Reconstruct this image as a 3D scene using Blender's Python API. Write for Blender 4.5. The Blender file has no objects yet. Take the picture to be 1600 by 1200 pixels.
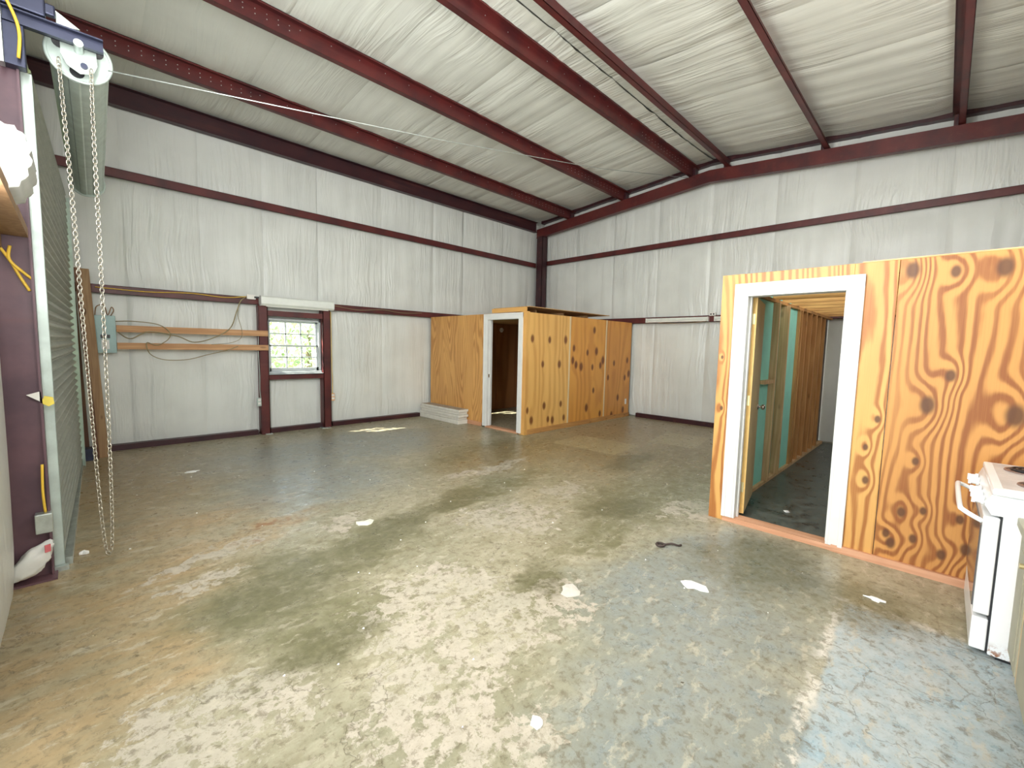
import bpy, bmesh, math, random
from mathutils import Vector, Matrix, noise
random.seed(7)
sc = bpy.context.scene
COL = sc.collection
R = math.radians

# ------------------------------------------------------------------ camera
cam_d = bpy.data.cameras.new('camera'); cam = bpy.data.objects.new('camera', cam_d); COL.objects.link(cam)
sc.camera = cam
yaw, pitch, roll, FPX = R(44.86089), R(4.88506), R(1.2396), 677.317
fw = Vector((math.cos(yaw)*math.cos(pitch), math.sin(yaw)*math.cos(pitch), -math.sin(pitch)))
rt = fw.cross(Vector((0, 0, 1))).normalized(); up = rt.cross(fw)
r2 = rt*math.cos(roll) + up*math.sin(roll); u2 = -rt*math.sin(roll) + up*math.cos(roll)
M = Matrix((r2, u2, -fw)).transposed().to_4x4(); M.translation = (-8.80414, -7.77251, 1.5)
cam.matrix_world = M
cam_d.sensor_fit = 'HORIZONTAL'; cam_d.sensor_width = 36.0; cam_d.lens = 36.0*FPX/1600; cam_d.clip_start = 0.02

# ------------------------------------------------------------------ light
w = bpy.data.worlds.new('sky'); sc.world = w; w.use_nodes = True
wn = w.node_tree.nodes; bg = wn['Background']
skyt = wn.new('ShaderNodeTexSky'); skyt.sky_type = 'HOSEK_WILKIE'
skyt.sun_direction = Vector((-.75, .6, 1)).normalized(); skyt.turbidity = 5.0; skyt.ground_albedo = .4
mixw = wn.new('ShaderNodeMixRGB'); mixw.inputs[0].default_value = .55; mixw.inputs[2].default_value = (.9, .95, 1, 1)
w.node_tree.links.new(skyt.outputs[0], mixw.inputs[1]); w.node_tree.links.new(mixw.outputs[0], bg.inputs[0])
bg.inputs[1].default_value = 4.0
sd = bpy.data.lights.new('sun', 'SUN'); sd.energy = 30; sd.angle = R(.6); sd.color = (1, .93, .8)
sun = bpy.data.objects.new('sun', sd); COL.objects.link(sun)
sun.rotation_euler = Vector((.75, -.6, -1)).to_track_quat('-Z', 'Y').to_euler()
sun.location = (-12, 8, 14)

def area(name, loc, direction, sx, sy, e, col):
    l = bpy.data.lights.new(name, 'AREA'); l.shape = 'RECTANGLE'; l.size = sx; l.size_y = sy; l.energy = e; l.color = col
    o = bpy.data.objects.new(name, l); COL.objects.link(o); o.location = loc
    o.rotation_euler = Vector(direction).to_track_quat('-Z', 'Z').to_euler(); return o
# daylight in the open roll-up doorways behind and beside the camera
area('doorway_daylight', (-9.16, -6.85, 1.55), (1, 0, 0), 2.9, 2.95, 60, (.95, .98, 1))
# added fill lights without a real source, high at the south and west walls
area('south_fill_light', (-5.0, -8.56, 3.2), (0, 1, -.3), 6.0, 1.0, 72, (1, 1, .97))
area('west_fill_light', (-9.06, -6.25, 3.85), (1, 0.25, .12), 4.5, 1.1, 330, (1, 1, .98))
vs = sc.view_settings
vs.view_transform = 'Standard'; vs.look = 'None'; vs.exposure = 0.42; vs.gamma = 1.0; vs.use_curve_mapping = False
sc.cycles.max_bounces = 12; sc.cycles.diffuse_bounces = 7; sc.cycles.glossy_bounces = 4
sc.cycles.sample_clamp_indirect = 6.0

# ------------------------------------------------------------------ node helpers
class NT:
    def __init__(s, name):
        s.m = bpy.data.materials.new(name); s.m.use_nodes = True; s.t = s.m.node_tree; s.b = s.t.nodes['Principled BSDF']
    def n(s, typ, ins=None, out=0, **kw):
        nd = s.t.nodes.new(typ)
        for k, v in kw.items(): setattr(nd, k, v)
        for k, v in (ins or {}).items():
            if hasattr(v, 'is_output') or isinstance(v, bpy.types.NodeSocket): s.t.links.new(v, nd.inputs[k])
            else: nd.inputs[k].default_value = v
        return nd.outputs[out]
    def set(s, k, v):
        if isinstance(v, bpy.types.NodeSocket): s.t.links.new(v, s.b.inputs[k])
        else: s.b.inputs[k].default_value = v
    def math(s, op, a, b=0.0, c=0.0, clamp=False): return s.n('ShaderNodeMath', {0: a, 1: b, 2: c}, operation=op, use_clamp=clamp)
    def co(s): return s.n('ShaderNodeTexCoord', out=3)
    def scale(s, v, sx, sy, sz, off=(0, 0, 0), rot=(0, 0, 0)):
        return s.n('ShaderNodeMapping', {0: v, 1: off, 2: rot, 3: (sx, sy, sz)})
    def noise(s, v, sc_=1.0, det=2.0, rough=.5, dist=0.0, out=0, typ=None):
        kw = {'noise_type': typ} if typ else {}
        return s.n('ShaderNodeTexNoise', {'Vector': v, 'Scale': sc_, 'Detail': det, 'Roughness': rough, 'Distortion': dist}, out=out, **kw)
    def mix(s, f, a, b, blend='MIX'):
        return s.n('ShaderNodeMixRGB', {0: f, 1: c4(a), 2: c4(b)}, blend_type=blend)
    def ramp(s, f, a, b, lo=0.0, hi=1.0):
        return s.n('ShaderNodeMapRange', {0: f, 1: a, 2: b, 3: lo, 4: hi}, interpolation_type='SMOOTHSTEP')
    def bump(s, h, st=.3, dist=.01):
        s.set('Normal', s.n('ShaderNodeBump', {'Strength': st, 'Distance': dist, 'Height': h}))
def c4(c):
    return (*c, 1) if isinstance(c, tuple) and len(c) == 3 else c
def srgb(r, g, b):
    f = lambda x: (x/255/12.92) if x/255 <= .04045 else ((x/255+.055)/1.055)**2.4
    return (f(r), f(g), f(b))

def plain(name, col, rough=.5, metal=0.0, var=.12, vs_=6.0, bump=.0):
    t = NT(name); c = t.co(); nz = t.noise(c, vs_, 4, .6)
    t.set('Base Color', t.mix(t.ramp(nz, .3, .7), tuple(x*(1-var) for x in col), tuple(min(1, x*(1+var)) for x in col)))
    t.set('Roughness', rough); t.set('Metallic', metal)
    if bump: t.bump(t.noise(c, vs_*8, 3), bump, .004)
    return t.m

def vinyl(name, ax, col=(.74, .76, .735), seed=0.0):
    """white vinyl-faced insulation; folds run along axis ax"""
    t = NT(name); c = t.co()
    sx, sy, sz = {'z': (9, 9, .55), 'y': (7, .5, .5)}[ax]
    warp = t.n('ShaderNodeVectorMath', {0: c, 1: t.n('ShaderNodeVectorMath', {0: t.noise(c, .9, 1, out=1), 'Scale': .22}, operation='SCALE')}, operation='ADD')
    v = t.scale(warp, sx, sy, sz, off=(seed, seed*.7, 0))
    a = t.noise(v, 1.0, 3, .55)
    ridge = t.math('SUBTRACT', 1.0, t.math('MULTIPLY', t.math('ABSOLUTE', t.math('SUBTRACT', a, .5)), 7.0), clamp=True)
    msk = t.ramp(t.noise(t.scale(c, 1.0, 1.0, .8), 1.1, 2), .42, .62)
    fine = t.noise(t.scale(c, *( (38, 38, 1.4) if ax == 'z' else (30, 1.4, 1.4))), 1.0, 2)
    h = t.math('ADD', t.math('MULTIPLY', ridge, t.math('ADD', .18, msk)), t.math('MULTIPLY', fine, .16))
    t.bump(h, .45, .015)
    st = t.noise(c, 1.7, 3)
    t.set('Base Color', t.mix(t.ramp(st, .3, .75), col, tuple(x*.9 for x in col)))
    t.set('Roughness', .34)
    return t.m

def plywood(name, light, dark, ax='y', knots=(), freq=9.0, amp=1.0, seed=0.0, lin=.22, kscale=.07, kdark=(.10, .035, .012), kamp=.55, contrast=.8, sn=1.6, gloss=.45):
    t = NT(name); c = t.co()
    sep = t.n('ShaderNodeSeparateXYZ', {0: c}); nd = sep.node
    u = nd.outputs[1 if ax == 'y' else 0]; z = nd.outputs[2]
    uv = t.n('ShaderNodeCombineXYZ', {0: u, 1: z, 2: seed})
    f = t.noise(t.scale(uv, sn, sn*.13, 1), 1.0, 1.6, .42)
    F = t.math('MULTIPLY', f, amp)
    F = t.math('ADD', F, t.math('MULTIPLY', u, lin))
    F = t.math('ADD', F, t.math('MULTIPLY', t.noise(t.scale(uv, 14, 3, 1), 1.0, 2), .035))
    spot = None
    for (ku, kv, ks) in knots:
        d = t.n('ShaderNodeVectorMath', {0: t.scale(uv, 1, .62, 0), 1: (ku, kv*.62, 0)}, out=1, operation='DISTANCE')
        e = t.n('ShaderNodeMapRange', {0: d, 1: 0.0, 2: kscale*ks*1.9, 3: kamp*ks, 4: 0.0}, interpolation_type='SMOOTHERSTEP')
        F = t.math('ADD', F, e)
        k = t.n('ShaderNodeMapRange', {0: d, 1: kscale*ks*.22, 2: kscale*ks*.55, 3: 1.0, 4: 0.0}, interpolation_type='SMOOTHSTEP')
        spot = k if spot is None else t.math('MAXIMUM', spot, k)
    s = t.math('SINE', t.math('MULTIPLY', F, 6.283*freq))
    g = t.math('POWER', t.ramp(s, -1.0, 1.0), 1.6)
    fib = t.noise(t.scale(uv, 160, 3.0, 1), 1.0, 2)
    tone = t.ramp(t.noise(t.scale(uv, 2.2, .5, 1), 1.3, 3), .35, .7)
    g = t.math('MULTIPLY', g, t.ramp(t.noise(t.scale(uv, 3, .7, 1), 1.0, 2), .25, .6, .35, 1.0))
    g = t.math('ADD', t.math('MULTIPLY', g, contrast), t.math('MULTIPLY', t.math('SUBTRACT', fib, .5), .5), clamp=True)
    mid = tuple(a*.55+b*.45 for a, b in zip(light, dark))
    base = t.mix(t.math('MULTIPLY', tone, .55), light, mid)
    colr = t.mix(g, base, dark)
    if spot is not None: colr = t.mix(t.math('MULTIPLY', spot, .92), colr, kdark)
    t.set('Base Color', colr); t.set('Roughness', gloss)
    t.bump(g, .12, .003)
    return t.m

def lumber(name, light, dark, ax='z', knotd=.5, fr=1.0):
    t = NT(name); c = t.co()
    k = .06
    s = {'z': (9, 9, 9*k), 'x': (9*k, 9, 9), 'y': (9, 9*k, 9)}[ax]
    a = t.noise(t.scale(c, *s), 1.0*fr, 3, .5, .6)
    g = t.ramp(t.math('SINE', t.math('MULTIPLY', a, 34.0)), -1, 1)
    ks = {'z': (7, 7, 2.6), 'x': (2.6, 7, 7), 'y': (7, 2.6, 7)}[ax]
    kn = t.ramp(t.n('ShaderNodeTexVoronoi', {'Vector': t.scale(c, *ks), 'Scale': 1.0, 'Randomness': 1.0}), .07, .16, 1.0, 0.0)
    col = t.mix(t.math('MULTIPLY', g, .6), light, dark)
    col = t.mix(t.math('MULTIPLY', kn, knotd), col, (.06, .02, .008))
    col = t.mix(t.ramp(t.noise(c, 2.2, 3), .35, .75, 0, .4), col, dark)
    t.set('Base Color', col); t.set('Roughness', .62); t.bump(g, .15, .002)
    return t.m

def steel(name, a=(.115, .018, .017), b=(.062, .012, .014), rough=.42):
    t = NT(name); c = t.co()
    n1 = t.noise(c, 3.0, 4, .6); n2 = t.noise(t.scale(c, .6, 9, 9), 1.0, 3)
    col = t.mix(t.ramp(n1, .35, .7), a, b)
    col = t.mix(t.ramp(n2, .55, .8, 0, .35), col, (.19, .06, .045))
    t.set('Base Color', col); t.set('Roughness', rough); t.bump(t.noise(c, 40, 3), .08, .003)
    return t.m

# --- concrete floor: old paint layers, stains, cracks laid out where they lie in the room
def floor_mat():
    t = NT('worn_concrete'); c = t.co()
    w1 = t.n('ShaderNodeVectorMath', {0: t.noise(c, 2.2, 5, .62, out=1), 1: (.5, .5, .5)}, operation='SUBTRACT')
    cw = t.n('ShaderNodeVectorMath', {0: c, 1: t.n('ShaderNodeVectorMath', {0: w1, 'Scale': .75}, operation='SCALE')}, operation='ADD')
    w2 = t.n('ShaderNodeVectorMath', {0: t.noise(c, 9, 5, .65, out=1), 1: (.5, .5, .5)}, operation='SUBTRACT')
    cr = t.n('ShaderNodeVectorMath', {0: c, 1: t.n('ShaderNodeVectorMath', {0: w2, 'Scale': .09}, operation='SCALE')}, operation='ADD')
    def blob(x, y, rx, ry, a=0.0, v=cw, soft=.45):
        m = t.n('ShaderNodeMapping', {0: v, 1: (x, y, 0), 2: (0, 0, R(a)), 3: (rx, ry, 1e6)}, vector_type='TEXTURE')
        ln = t.n('ShaderNodeVectorMath', {0: t.n('ShaderNodeVectorMath', {0: m, 1: (1, 1, 0)}, operation='MULTIPLY')}, out=1, operation='LENGTH')
        return t.ramp(ln, 1-soft, 1+soft, 1.0, 0.0)
    def rect(x, y, rx, ry, a=0.0, v=cr, soft=.03):
        m = t.n('ShaderNodeMapping', {0: v, 1: (x, y, 0), 2: (0, 0, R(a)), 3: (rx, ry, 1)}, vector_type='TEXTURE')
        nd = t.n('ShaderNodeSeparateXYZ', {0: m}).node
        mx = t.math('MAXIMUM', t.math('ABSOLUTE', nd.outputs[0]), t.math('ABSOLUTE', nd.outputs[1]))
        return t.ramp(mx, 1-soft, 1+soft, 1.0, 0.0)
    def mx(*a):
        r = a[0]
        for b in a[1:]: r = t.math('MAXIMUM', r, b)
        return r
    nb = t.noise(c, 1.3, 6, .62); nf = t.noise(c, 7, 6, .68); nff = t.noise(c, 34, 4, .7)
    st = t.noise(t.scale(c, .8, 3.2, 1, rot=(0, 0, R(-30))), 2.0, 5, .65)
    # bare concrete, greenish to tan grey
    col = t.mix(t.ramp(nb, .38, .64), srgb(152, 148, 124), srgb(174, 166, 142))
    col = t.mix(t.ramp(nf, .44, .66, 0, .55), col, srgb(140, 132, 104))
    col = t.mix(t.ramp(st, .5, .72, 0, .55), col, srgb(192, 184, 162))
    # olive worn traffic band
    olive = mx(blob(-8.05, -4.95, .55, .5, 20), blob(-7.2, -4.75, .7, .28, 25), blob(-5.9, -4.45, 1.2, .22, 6), blob(-7.9, -5.45, .45, .35), blob(-4.9, -5.7, .7, .5), blob(-3.4, -5.6, 1.0, .45), blob(-4.6, -3.3, 1.3, .5), blob(-6.9, -6.1, .35, .25), blob(-5.9, -5.9, .5, .15), blob(-2.9, -5.3, .6, .6))
    col = t.mix(t.math('MULTIPLY', olive, t.ramp(nf, .34, .6, .4, .9)), col, srgb(122, 119, 88))
    # rusty / tan dirt along the roller door
    tan = mx(blob(-8.8, -4.3, .7, .55), blob(-8.4, -3.5, .9, .35, 8), blob(-7.75, -4.0, .6, .16, 15), blob(-8.9, -5.2, .5, .6), blob(-8.6, -1.6, .7, 1.6))
    col = t.mix(t.math('MULTIPLY', tan, t.ramp(st, .3, .7, .25, .8)), col, srgb(176, 146, 104))
    brn = mx(blob(-2.2, -4.6, 2.3, 1.6), blob(-4.4, -3.6, 1.2, .6), blob(-8.3, -1.5, 1.0, 1.3))
    col = t.mix(t.math('MULTIPLY', brn, t.ramp(nf, .3, .65, .85, .45)), col, srgb(152, 130, 92))
    # cool grey worn area in front of the second room and bright foreground film
    gry = mx(blob(-6.3, -6.8, .75, .55, 0), blob(-7.1, -7.2, .6, .5), blob(-5.5, -6.8, .6, .45), blob(-6.2, -1.7, 1.6, .9), blob(-7.0, -3.0, .8, .8))
    col = t.mix(t.math('MULTIPLY', gry, t.ramp(nf, .35, .6, .95, .65)), col, srgb(140, 147, 145))
    # flaked pale paint (hard, ragged edges)
    pale = mx(blob(-6.15, -5.15, .62, .42, -30), blob(-7.35, -5.75, .55, .45), blob(-7.75, -6.25, .45, .5), blob(-8.5, -5.85, .42, .35), blob(-7.0, -6.2, .5, .3), blob(-7.3, -4.35, .3, .1, 20), blob(-8.2, -4.25, .5, .09, 25), blob(-4.7, -6.15, .45, .28), blob(-7.9, -6.8, .5, .3), blob(-5.2, -5.0, .35, .2), blob(-5.3, -3.9, .8, .14), blob(-8.3, -4.6, .3, .1))
    nm = t.noise(cr, 13, 6, .72)
    pm = t.math('ADD', t.math('MULTIPLY', pale, .62), t.math('MULTIPLY', t.math('SUBTRACT', nf, .5), 1.3))
    pm = t.math('ADD', pm, t.math('MULTIPLY', t.math('SUBTRACT', nm, .5), 1.5))
    pmask = t.math('MULTIPLY', t.ramp(pm, .50, .60), .85)
    pcol = t.mix(t.ramp(nb, .35, .65), srgb(198, 187, 172), srgb(186, 179, 162))
    pcol = t.mix(t.ramp(nff, .55, .75, 0, .55), pcol, srgb(160, 146, 118))
    col = t.mix(pmask, col, pcol)
    # pale blue painted rectangle by the stove
    blue = t.math('MULTIPLY', rect(-6.62, -8.2, 1.06, .71, 2), t.ramp(t.math('ADD', t.noise(cr, 3.3, 4, .6), t.math('MULTIPLY', t.math('SUBTRACT', nff, .5), .12)), .30, .35, 0, 1))
    col = t.mix(t.math('MULTIPLY', blue, .9), col, t.mix(t.ramp(nf, .35, .65), srgb(160, 180, 190), srgb(184, 192, 194)))
    ln = t.math('SUBTRACT', rect(-6.62, -8.2, 1.12, .77, 2), rect(-6.62, -8.2, 1.06, .71, 2), clamp=True)
    col = t.mix(t.math('MULTIPLY', ln, t.ramp(nf, .45, .55, 0, .85)), col, srgb(222, 216, 206))
    # two pale repair slabs at the back
    p1 = rect(-3.08, -3.96, .42, .55, 3); p2 = rect(-1.67, -4.7, .52, .36, 8)
    col = t.mix(t.math('MULTIPLY', mx(p1, p2), .62), col, srgb(186, 174, 138))
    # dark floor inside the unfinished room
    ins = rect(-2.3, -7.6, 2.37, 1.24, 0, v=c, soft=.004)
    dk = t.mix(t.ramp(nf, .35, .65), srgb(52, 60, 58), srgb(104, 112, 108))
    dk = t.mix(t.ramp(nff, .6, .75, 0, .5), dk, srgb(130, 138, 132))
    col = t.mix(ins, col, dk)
    n3 = t.noise(cr, 22, 6, .75); n4 = t.noise(t.scale(cr, 1, 2.6, 1, rot=(0, 0, R(-25))), 6, 6, .72)
    col = t.mix(t.ramp(n3, .50, .64, 0, .62), col, srgb(108, 98, 76))
    col = t.mix(t.math('MULTIPLY', t.ramp(n4, .54, .64, 0, .55), t.math('SUBTRACT', 1.0, ins)), col, srgb(196, 187, 167))
    col = t.mix(t.ramp(t.noise(c, 70, 3, .8), .56, .74, 0, .45), col, srgb(96, 86, 66))
    # cracks
    vor = t.n('ShaderNodeTexVoronoi', {'Vector': cw, 'Scale': .9}, feature='DISTANCE_TO_EDGE')
    crk = t.math('MULTIPLY', t.ramp(vor, .001, .006, 1, 0), t.ramp(t.noise(c, .8, 2), .48, .56))
    col = t.mix(t.math('MULTIPLY', crk, .35), col, srgb(84, 74, 56))
    v2 = t.n('ShaderNodeTexVoronoi', {'Vector': cr, 'Scale': 3.1}, feature='DISTANCE_TO_EDGE')
    crk2 = t.math('MULTIPLY', t.ramp(v2, .002, .014, 1, 0), t.ramp(t.noise(c, 1.7, 3), .55, .63))
    col = t.mix(t.math('MULTIPLY', crk2, .5), col, srgb(108, 96, 72))
    spk = t.ramp(t.n('ShaderNodeTexVoronoi', {'Vector': cr, 'Scale': 8.0}), .035, .06, 1, 0)
    col = t.mix(t.math('MULTIPLY', spk, t.ramp(nb, .5, .55)), col, srgb(70, 62, 48))
    # rust spots
    dkb = mx(blob(-7.95, -5.0, .42, .33, 20), blob(-7.1, -4.72, .5, .2, 25), blob(-6.3, -4.5, .5, .14, 10), blob(-5.4, -6.9, .5, .35), blob(-5.2, -5.7, .4, .22), blob(-6.75, -6.0, .25, .2), blob(-8.0, -5.65, .3, .15), blob(-3.6, -4.9, .6, .2), blob(-5.5, -7.5, .35, .3))
    col = t.mix(t.math('MULTIPLY', dkb, t.ramp(n3, .35, .6, .45, .75)), col, srgb(98, 95, 68))
    rs = t.math('MULTIPLY', blob(-7.75, -4.0, .35, .12, 15), t.ramp(nf, .53, .6))
    col = t.mix(t.math('MULTIPLY', rs, .7), col, srgb(140, 88, 52))
    # general grime modulation
    col = t.mix(t.ramp(t.noise(c, 16, 5, .7), .35, .7, .0, .35), col, t.mix(1.0, col, (.62, .6, .55), 'MULTIPLY'))
    t.set('Base Color', col)
    t.set('Roughness', t.ramp(nf, .3, .7, .24, .46))
    t.b.inputs['Specular IOR Level'].default_value = .5
    h = t.math('ADD', t.math('MULTIPLY', nf, .5), t.math('SUBTRACT', t.math('MULTIPLY', pmask, .25), t.math('MULTIPLY', crk, .8)))
    t.bump(h, .35, .01)
    return t.m

# ------------------------------------------------------------------ materials
M_FLOOR = floor_mat()
M_VW = vinyl('vinyl_wall', 'z'); M_VR = vinyl('vinyl_roof', 'y', (.735, .755, .70), 3.0)
M_SHEET = plain('outer_sheet', (.55, .55, .52), .5, .3)
M_STEEL = steel('red_oxide_steel'); M_STEELD = steel('dark_oxide_steel', (.048, .010, .014), (.028, .007, .012))
M_PURPLE = steel('blue_lit_oxide_steel', (.16, .085, .105), (.10, .055, .075), .5)  # maroon primer turned purple, the bluish light put into its colour
M_GALV = plain('galvanised', (.55, .60, .58), .38, .75, .15, 14, .1)
M_GALVP = plain('galvanised_painted', (.55, .64, .60), .42, .25, .1, 9)
M_CURT = plain('curtain_steel', (.33, .35, .30), .42, .35, .12, 5)
M_NAVY = plain('dark_bracket_steel', (.035, .04, .075), .4, .5)
M_WHITE = plain('white_paint', (.74, .745, .73), .42, 0, .03)
M_VINYLW = plain('backlit_window_vinyl', (.50, .54, .56), .35, 0, .02)  # white vinyl greyed, its backlit shade put into the colour
M_FIXT = plain('fixture_enamel', (.76, .79, .75), .35, .1, .04)
M_PANEL = plain('breaker_enamel', (.30, .42, .41), .45, .2, .06)
M_ENAMEL = plain('stove_enamel', (.84, .86, .88), .22, 0, .03)
M_BLACK = plain('black_plastic', (.02, .02, .024), .4)
M_PLASTIC = plain('white_plastic', (.82, .80, .76), .4, 0, .03)
M_YEL = plain('yellow_cord', (.85, .55, .06), .5)
M_WIRE = plain('tan_cable', (.30, .25, .14), .6)
M_BRASS = plain('brass', (.72, .62, .35), .3, .8)
M_NICKEL = plain('nickel_knob', (.6, .55, .5), .22, .95)
M_PAPER = plain('white_paper', (.85, .85, .83), .8, 0, .05)
M_FOAM = plain('teal_foam_board', (.34, .80, .68), .6, 0, .06, 3)
M_DOOR = plain('door_slab', (.60, .45, .22), .45, 0, .08, 3)
M_DOORE = plain('door_edge', (.75, .48, .16), .5, 0, .06, 5)
M_WSTACK = plain('painted_board', (.70, .68, .62), .55, 0, .06, 12)
M_TOPDIRT = plain('dusty_top', (.36, .31, .25), .7, 0, .2, 12)
K1 = [(-3.306, 1.65), (-2.85, 1.64), (-2.39, 1.653), (-3.022, 1.21), (-2.557, 1.204), (-2.956, .467), (-2.483, .465), (-3.286, .236), (-2.839, .212), (-2.712, .187), (-2.38, .199), (-3.40, .42)]
K2 = [(-1.472, 1.868), (-1.376, 1.448), (-1.685, 1.42), (-2.13, 1.5), (-2.049, 1.185), (-1.881, 1.146), (-2.155, 1.27), (-1.218, 1.161), (-1.131, 1.265), (-1.437, .658), (-1.66, .323), (-1.173, .161), (-1.5, 1.13)]
K3 = [(-.912, .9), (-.24, .876), (-.082, .957), (-.7, 1.2), (-.728, .091), (-.262, .162), (-.163, 1.259), (-.5, .45)]
kk = lambda L, s: [(a, b, s*(.8+.4*random.random())) for a, b in L]
M_PLY1L = plywood('plywood_swirled', (.70, .38, .12), (.42, .18, .045), 'y', freq=16, amp=1.2, seed=4.0, sn=2.6, contrast=.75)
M_PLY1A = plywood('plywood_knotty_pale', (.78, .45, .14), (.50, .22, .05), 'x', kk(K1, 1.0), 7, .8, 7.0, lin=.9, kamp=.04, contrast=.5, kscale=.115, kdark=(.17, .05, .013))
M_PLY1B = plywood('plywood_knotty_orange', (.72, .34, .07), (.46, .16, .028), 'x', kk(K2, 1.0), 8, .9, 11.0, lin=.5, kamp=.04, contrast=.55, kscale=.115, kdark=(.14, .035, .01))
M_PLY1C = plywood('plywood_knotty_amber', (.68, .31, .07), (.44, .15, .03), 'x', kk(K3, 1.0), 8, .9, 15.0, lin=.5, kamp=.04, contrast=.55, kscale=.115, kdark=(.14, .035, .01))
KR = [(-7.573, 2.075, 1.4), (-7.779, 2.046, 1.0), (-7.99, 2.05, 1.5), (-7.805, 1.375, 1.0), (-7.71, 1.171, 1.5), (-8.10, 1.148, 1.7), (-7.634, .41, .9), (-7.743, .448, .7), (-7.565, .235, .8), (-7.594, .174, 1.0), (-7.706, .24, .8), (-7.919, .441, .8), (-7.85, .178, .9), (-7.958, .25, 1.0), (-7.68, .78, .7), (-8.4, .6, 1.2), (-8.45, 1.7, 1.2)]
KL = [(-7.462, 1.042, .8), (-7.426, .589, .9), (-7.41, .83, .7), (-6.40, 1.0, .6), (-6.38, 1.45, .5)]
M_PLY2R = plywood('plywood_bold_grain', (.60, .285, .078), (.27, .085, .018), 'y', KR, 16, .60, 21.3, lin=1.0, sn=3.2, kamp=.085, contrast=1.0, kscale=.065)
M_PLY2L = plywood('plywood_golden_grain', (.68, .37, .11), (.36, .13, .028), 'y', KL, 17, .62, 33.0, lin=1.2, sn=3.0, kamp=.07, contrast=1.0, kscale=.055)
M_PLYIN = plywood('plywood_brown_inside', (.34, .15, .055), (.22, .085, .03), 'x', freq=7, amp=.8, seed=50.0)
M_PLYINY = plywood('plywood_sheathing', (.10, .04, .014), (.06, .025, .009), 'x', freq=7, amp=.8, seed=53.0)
M_PLYFLAT = lumber('plywood_sheet_top', (.55, .34, .16), (.38, .2, .08), 'x')
M_STUD = lumber('stud_wood', (.74, .50, .28), (.54, .31, .14), 'z')
M_STUDR = lumber('stud_wood_red', (.66, .34, .12), (.44, .18, .05), 'z')
M_JOIST = lumber('joist_wood', (.66, .38, .12), (.44, .20, .05), 'y')
M_PLATE = lumber('plate_wood', (.66, .36, .22), (.48, .22, .11), 'y')
M_PLATEX = lumber('plate_wood_x', (.55, .28, .09), (.38, .17, .05), 'x')
M_BOARDX = lumber('ledger_wood', (.62, .36, .18), (.42, .20, .08), 'x')
M_POST = lumber('post_wood', (.36, .22, .11), (.23, .12, .055), 'z', .8)
M_POSTD = lumber('post_wood_dark', (.18, .08, .045), (.11, .045, .028), 'z')
M_CABP = lumber('cabinet_frame_wood', (.72, .58, .36), (.58, .42, .24), 'z', .1)
M_CABO = plain('cabinet_olive', (.36, .34, .25), .55, 0, .1, 4)
M_CABE = plain('cabinet_edge', (.78, .44, .22), .5)
M_GROUND = plain('outdoor_ground', (.16, .20, .07), .9, 0, .4, 1.5)
M_LEAF = plain('leaves', (.42, .55, .30), .6, 0, .3, 2)
M_BARK = plain('bark', (.2, .15, .1), .9)
M_PINK = plain('pink_print', (.75, .18, .2), .6)
gl = NT('window_glass'); tr = gl.n('ShaderNodeBsdfTransparent', {0: (.96, .98, .97, 1)}); gs = gl.n('ShaderNodeBsdfGlossy', {'Roughness': .02})
gl.t.links.new(gl.n('ShaderNodeMixShader', {0: .06, 1: tr, 2: gs}), gl.t.nodes['Material Output'].inputs[0]); M_GLASS = gl.m

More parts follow.
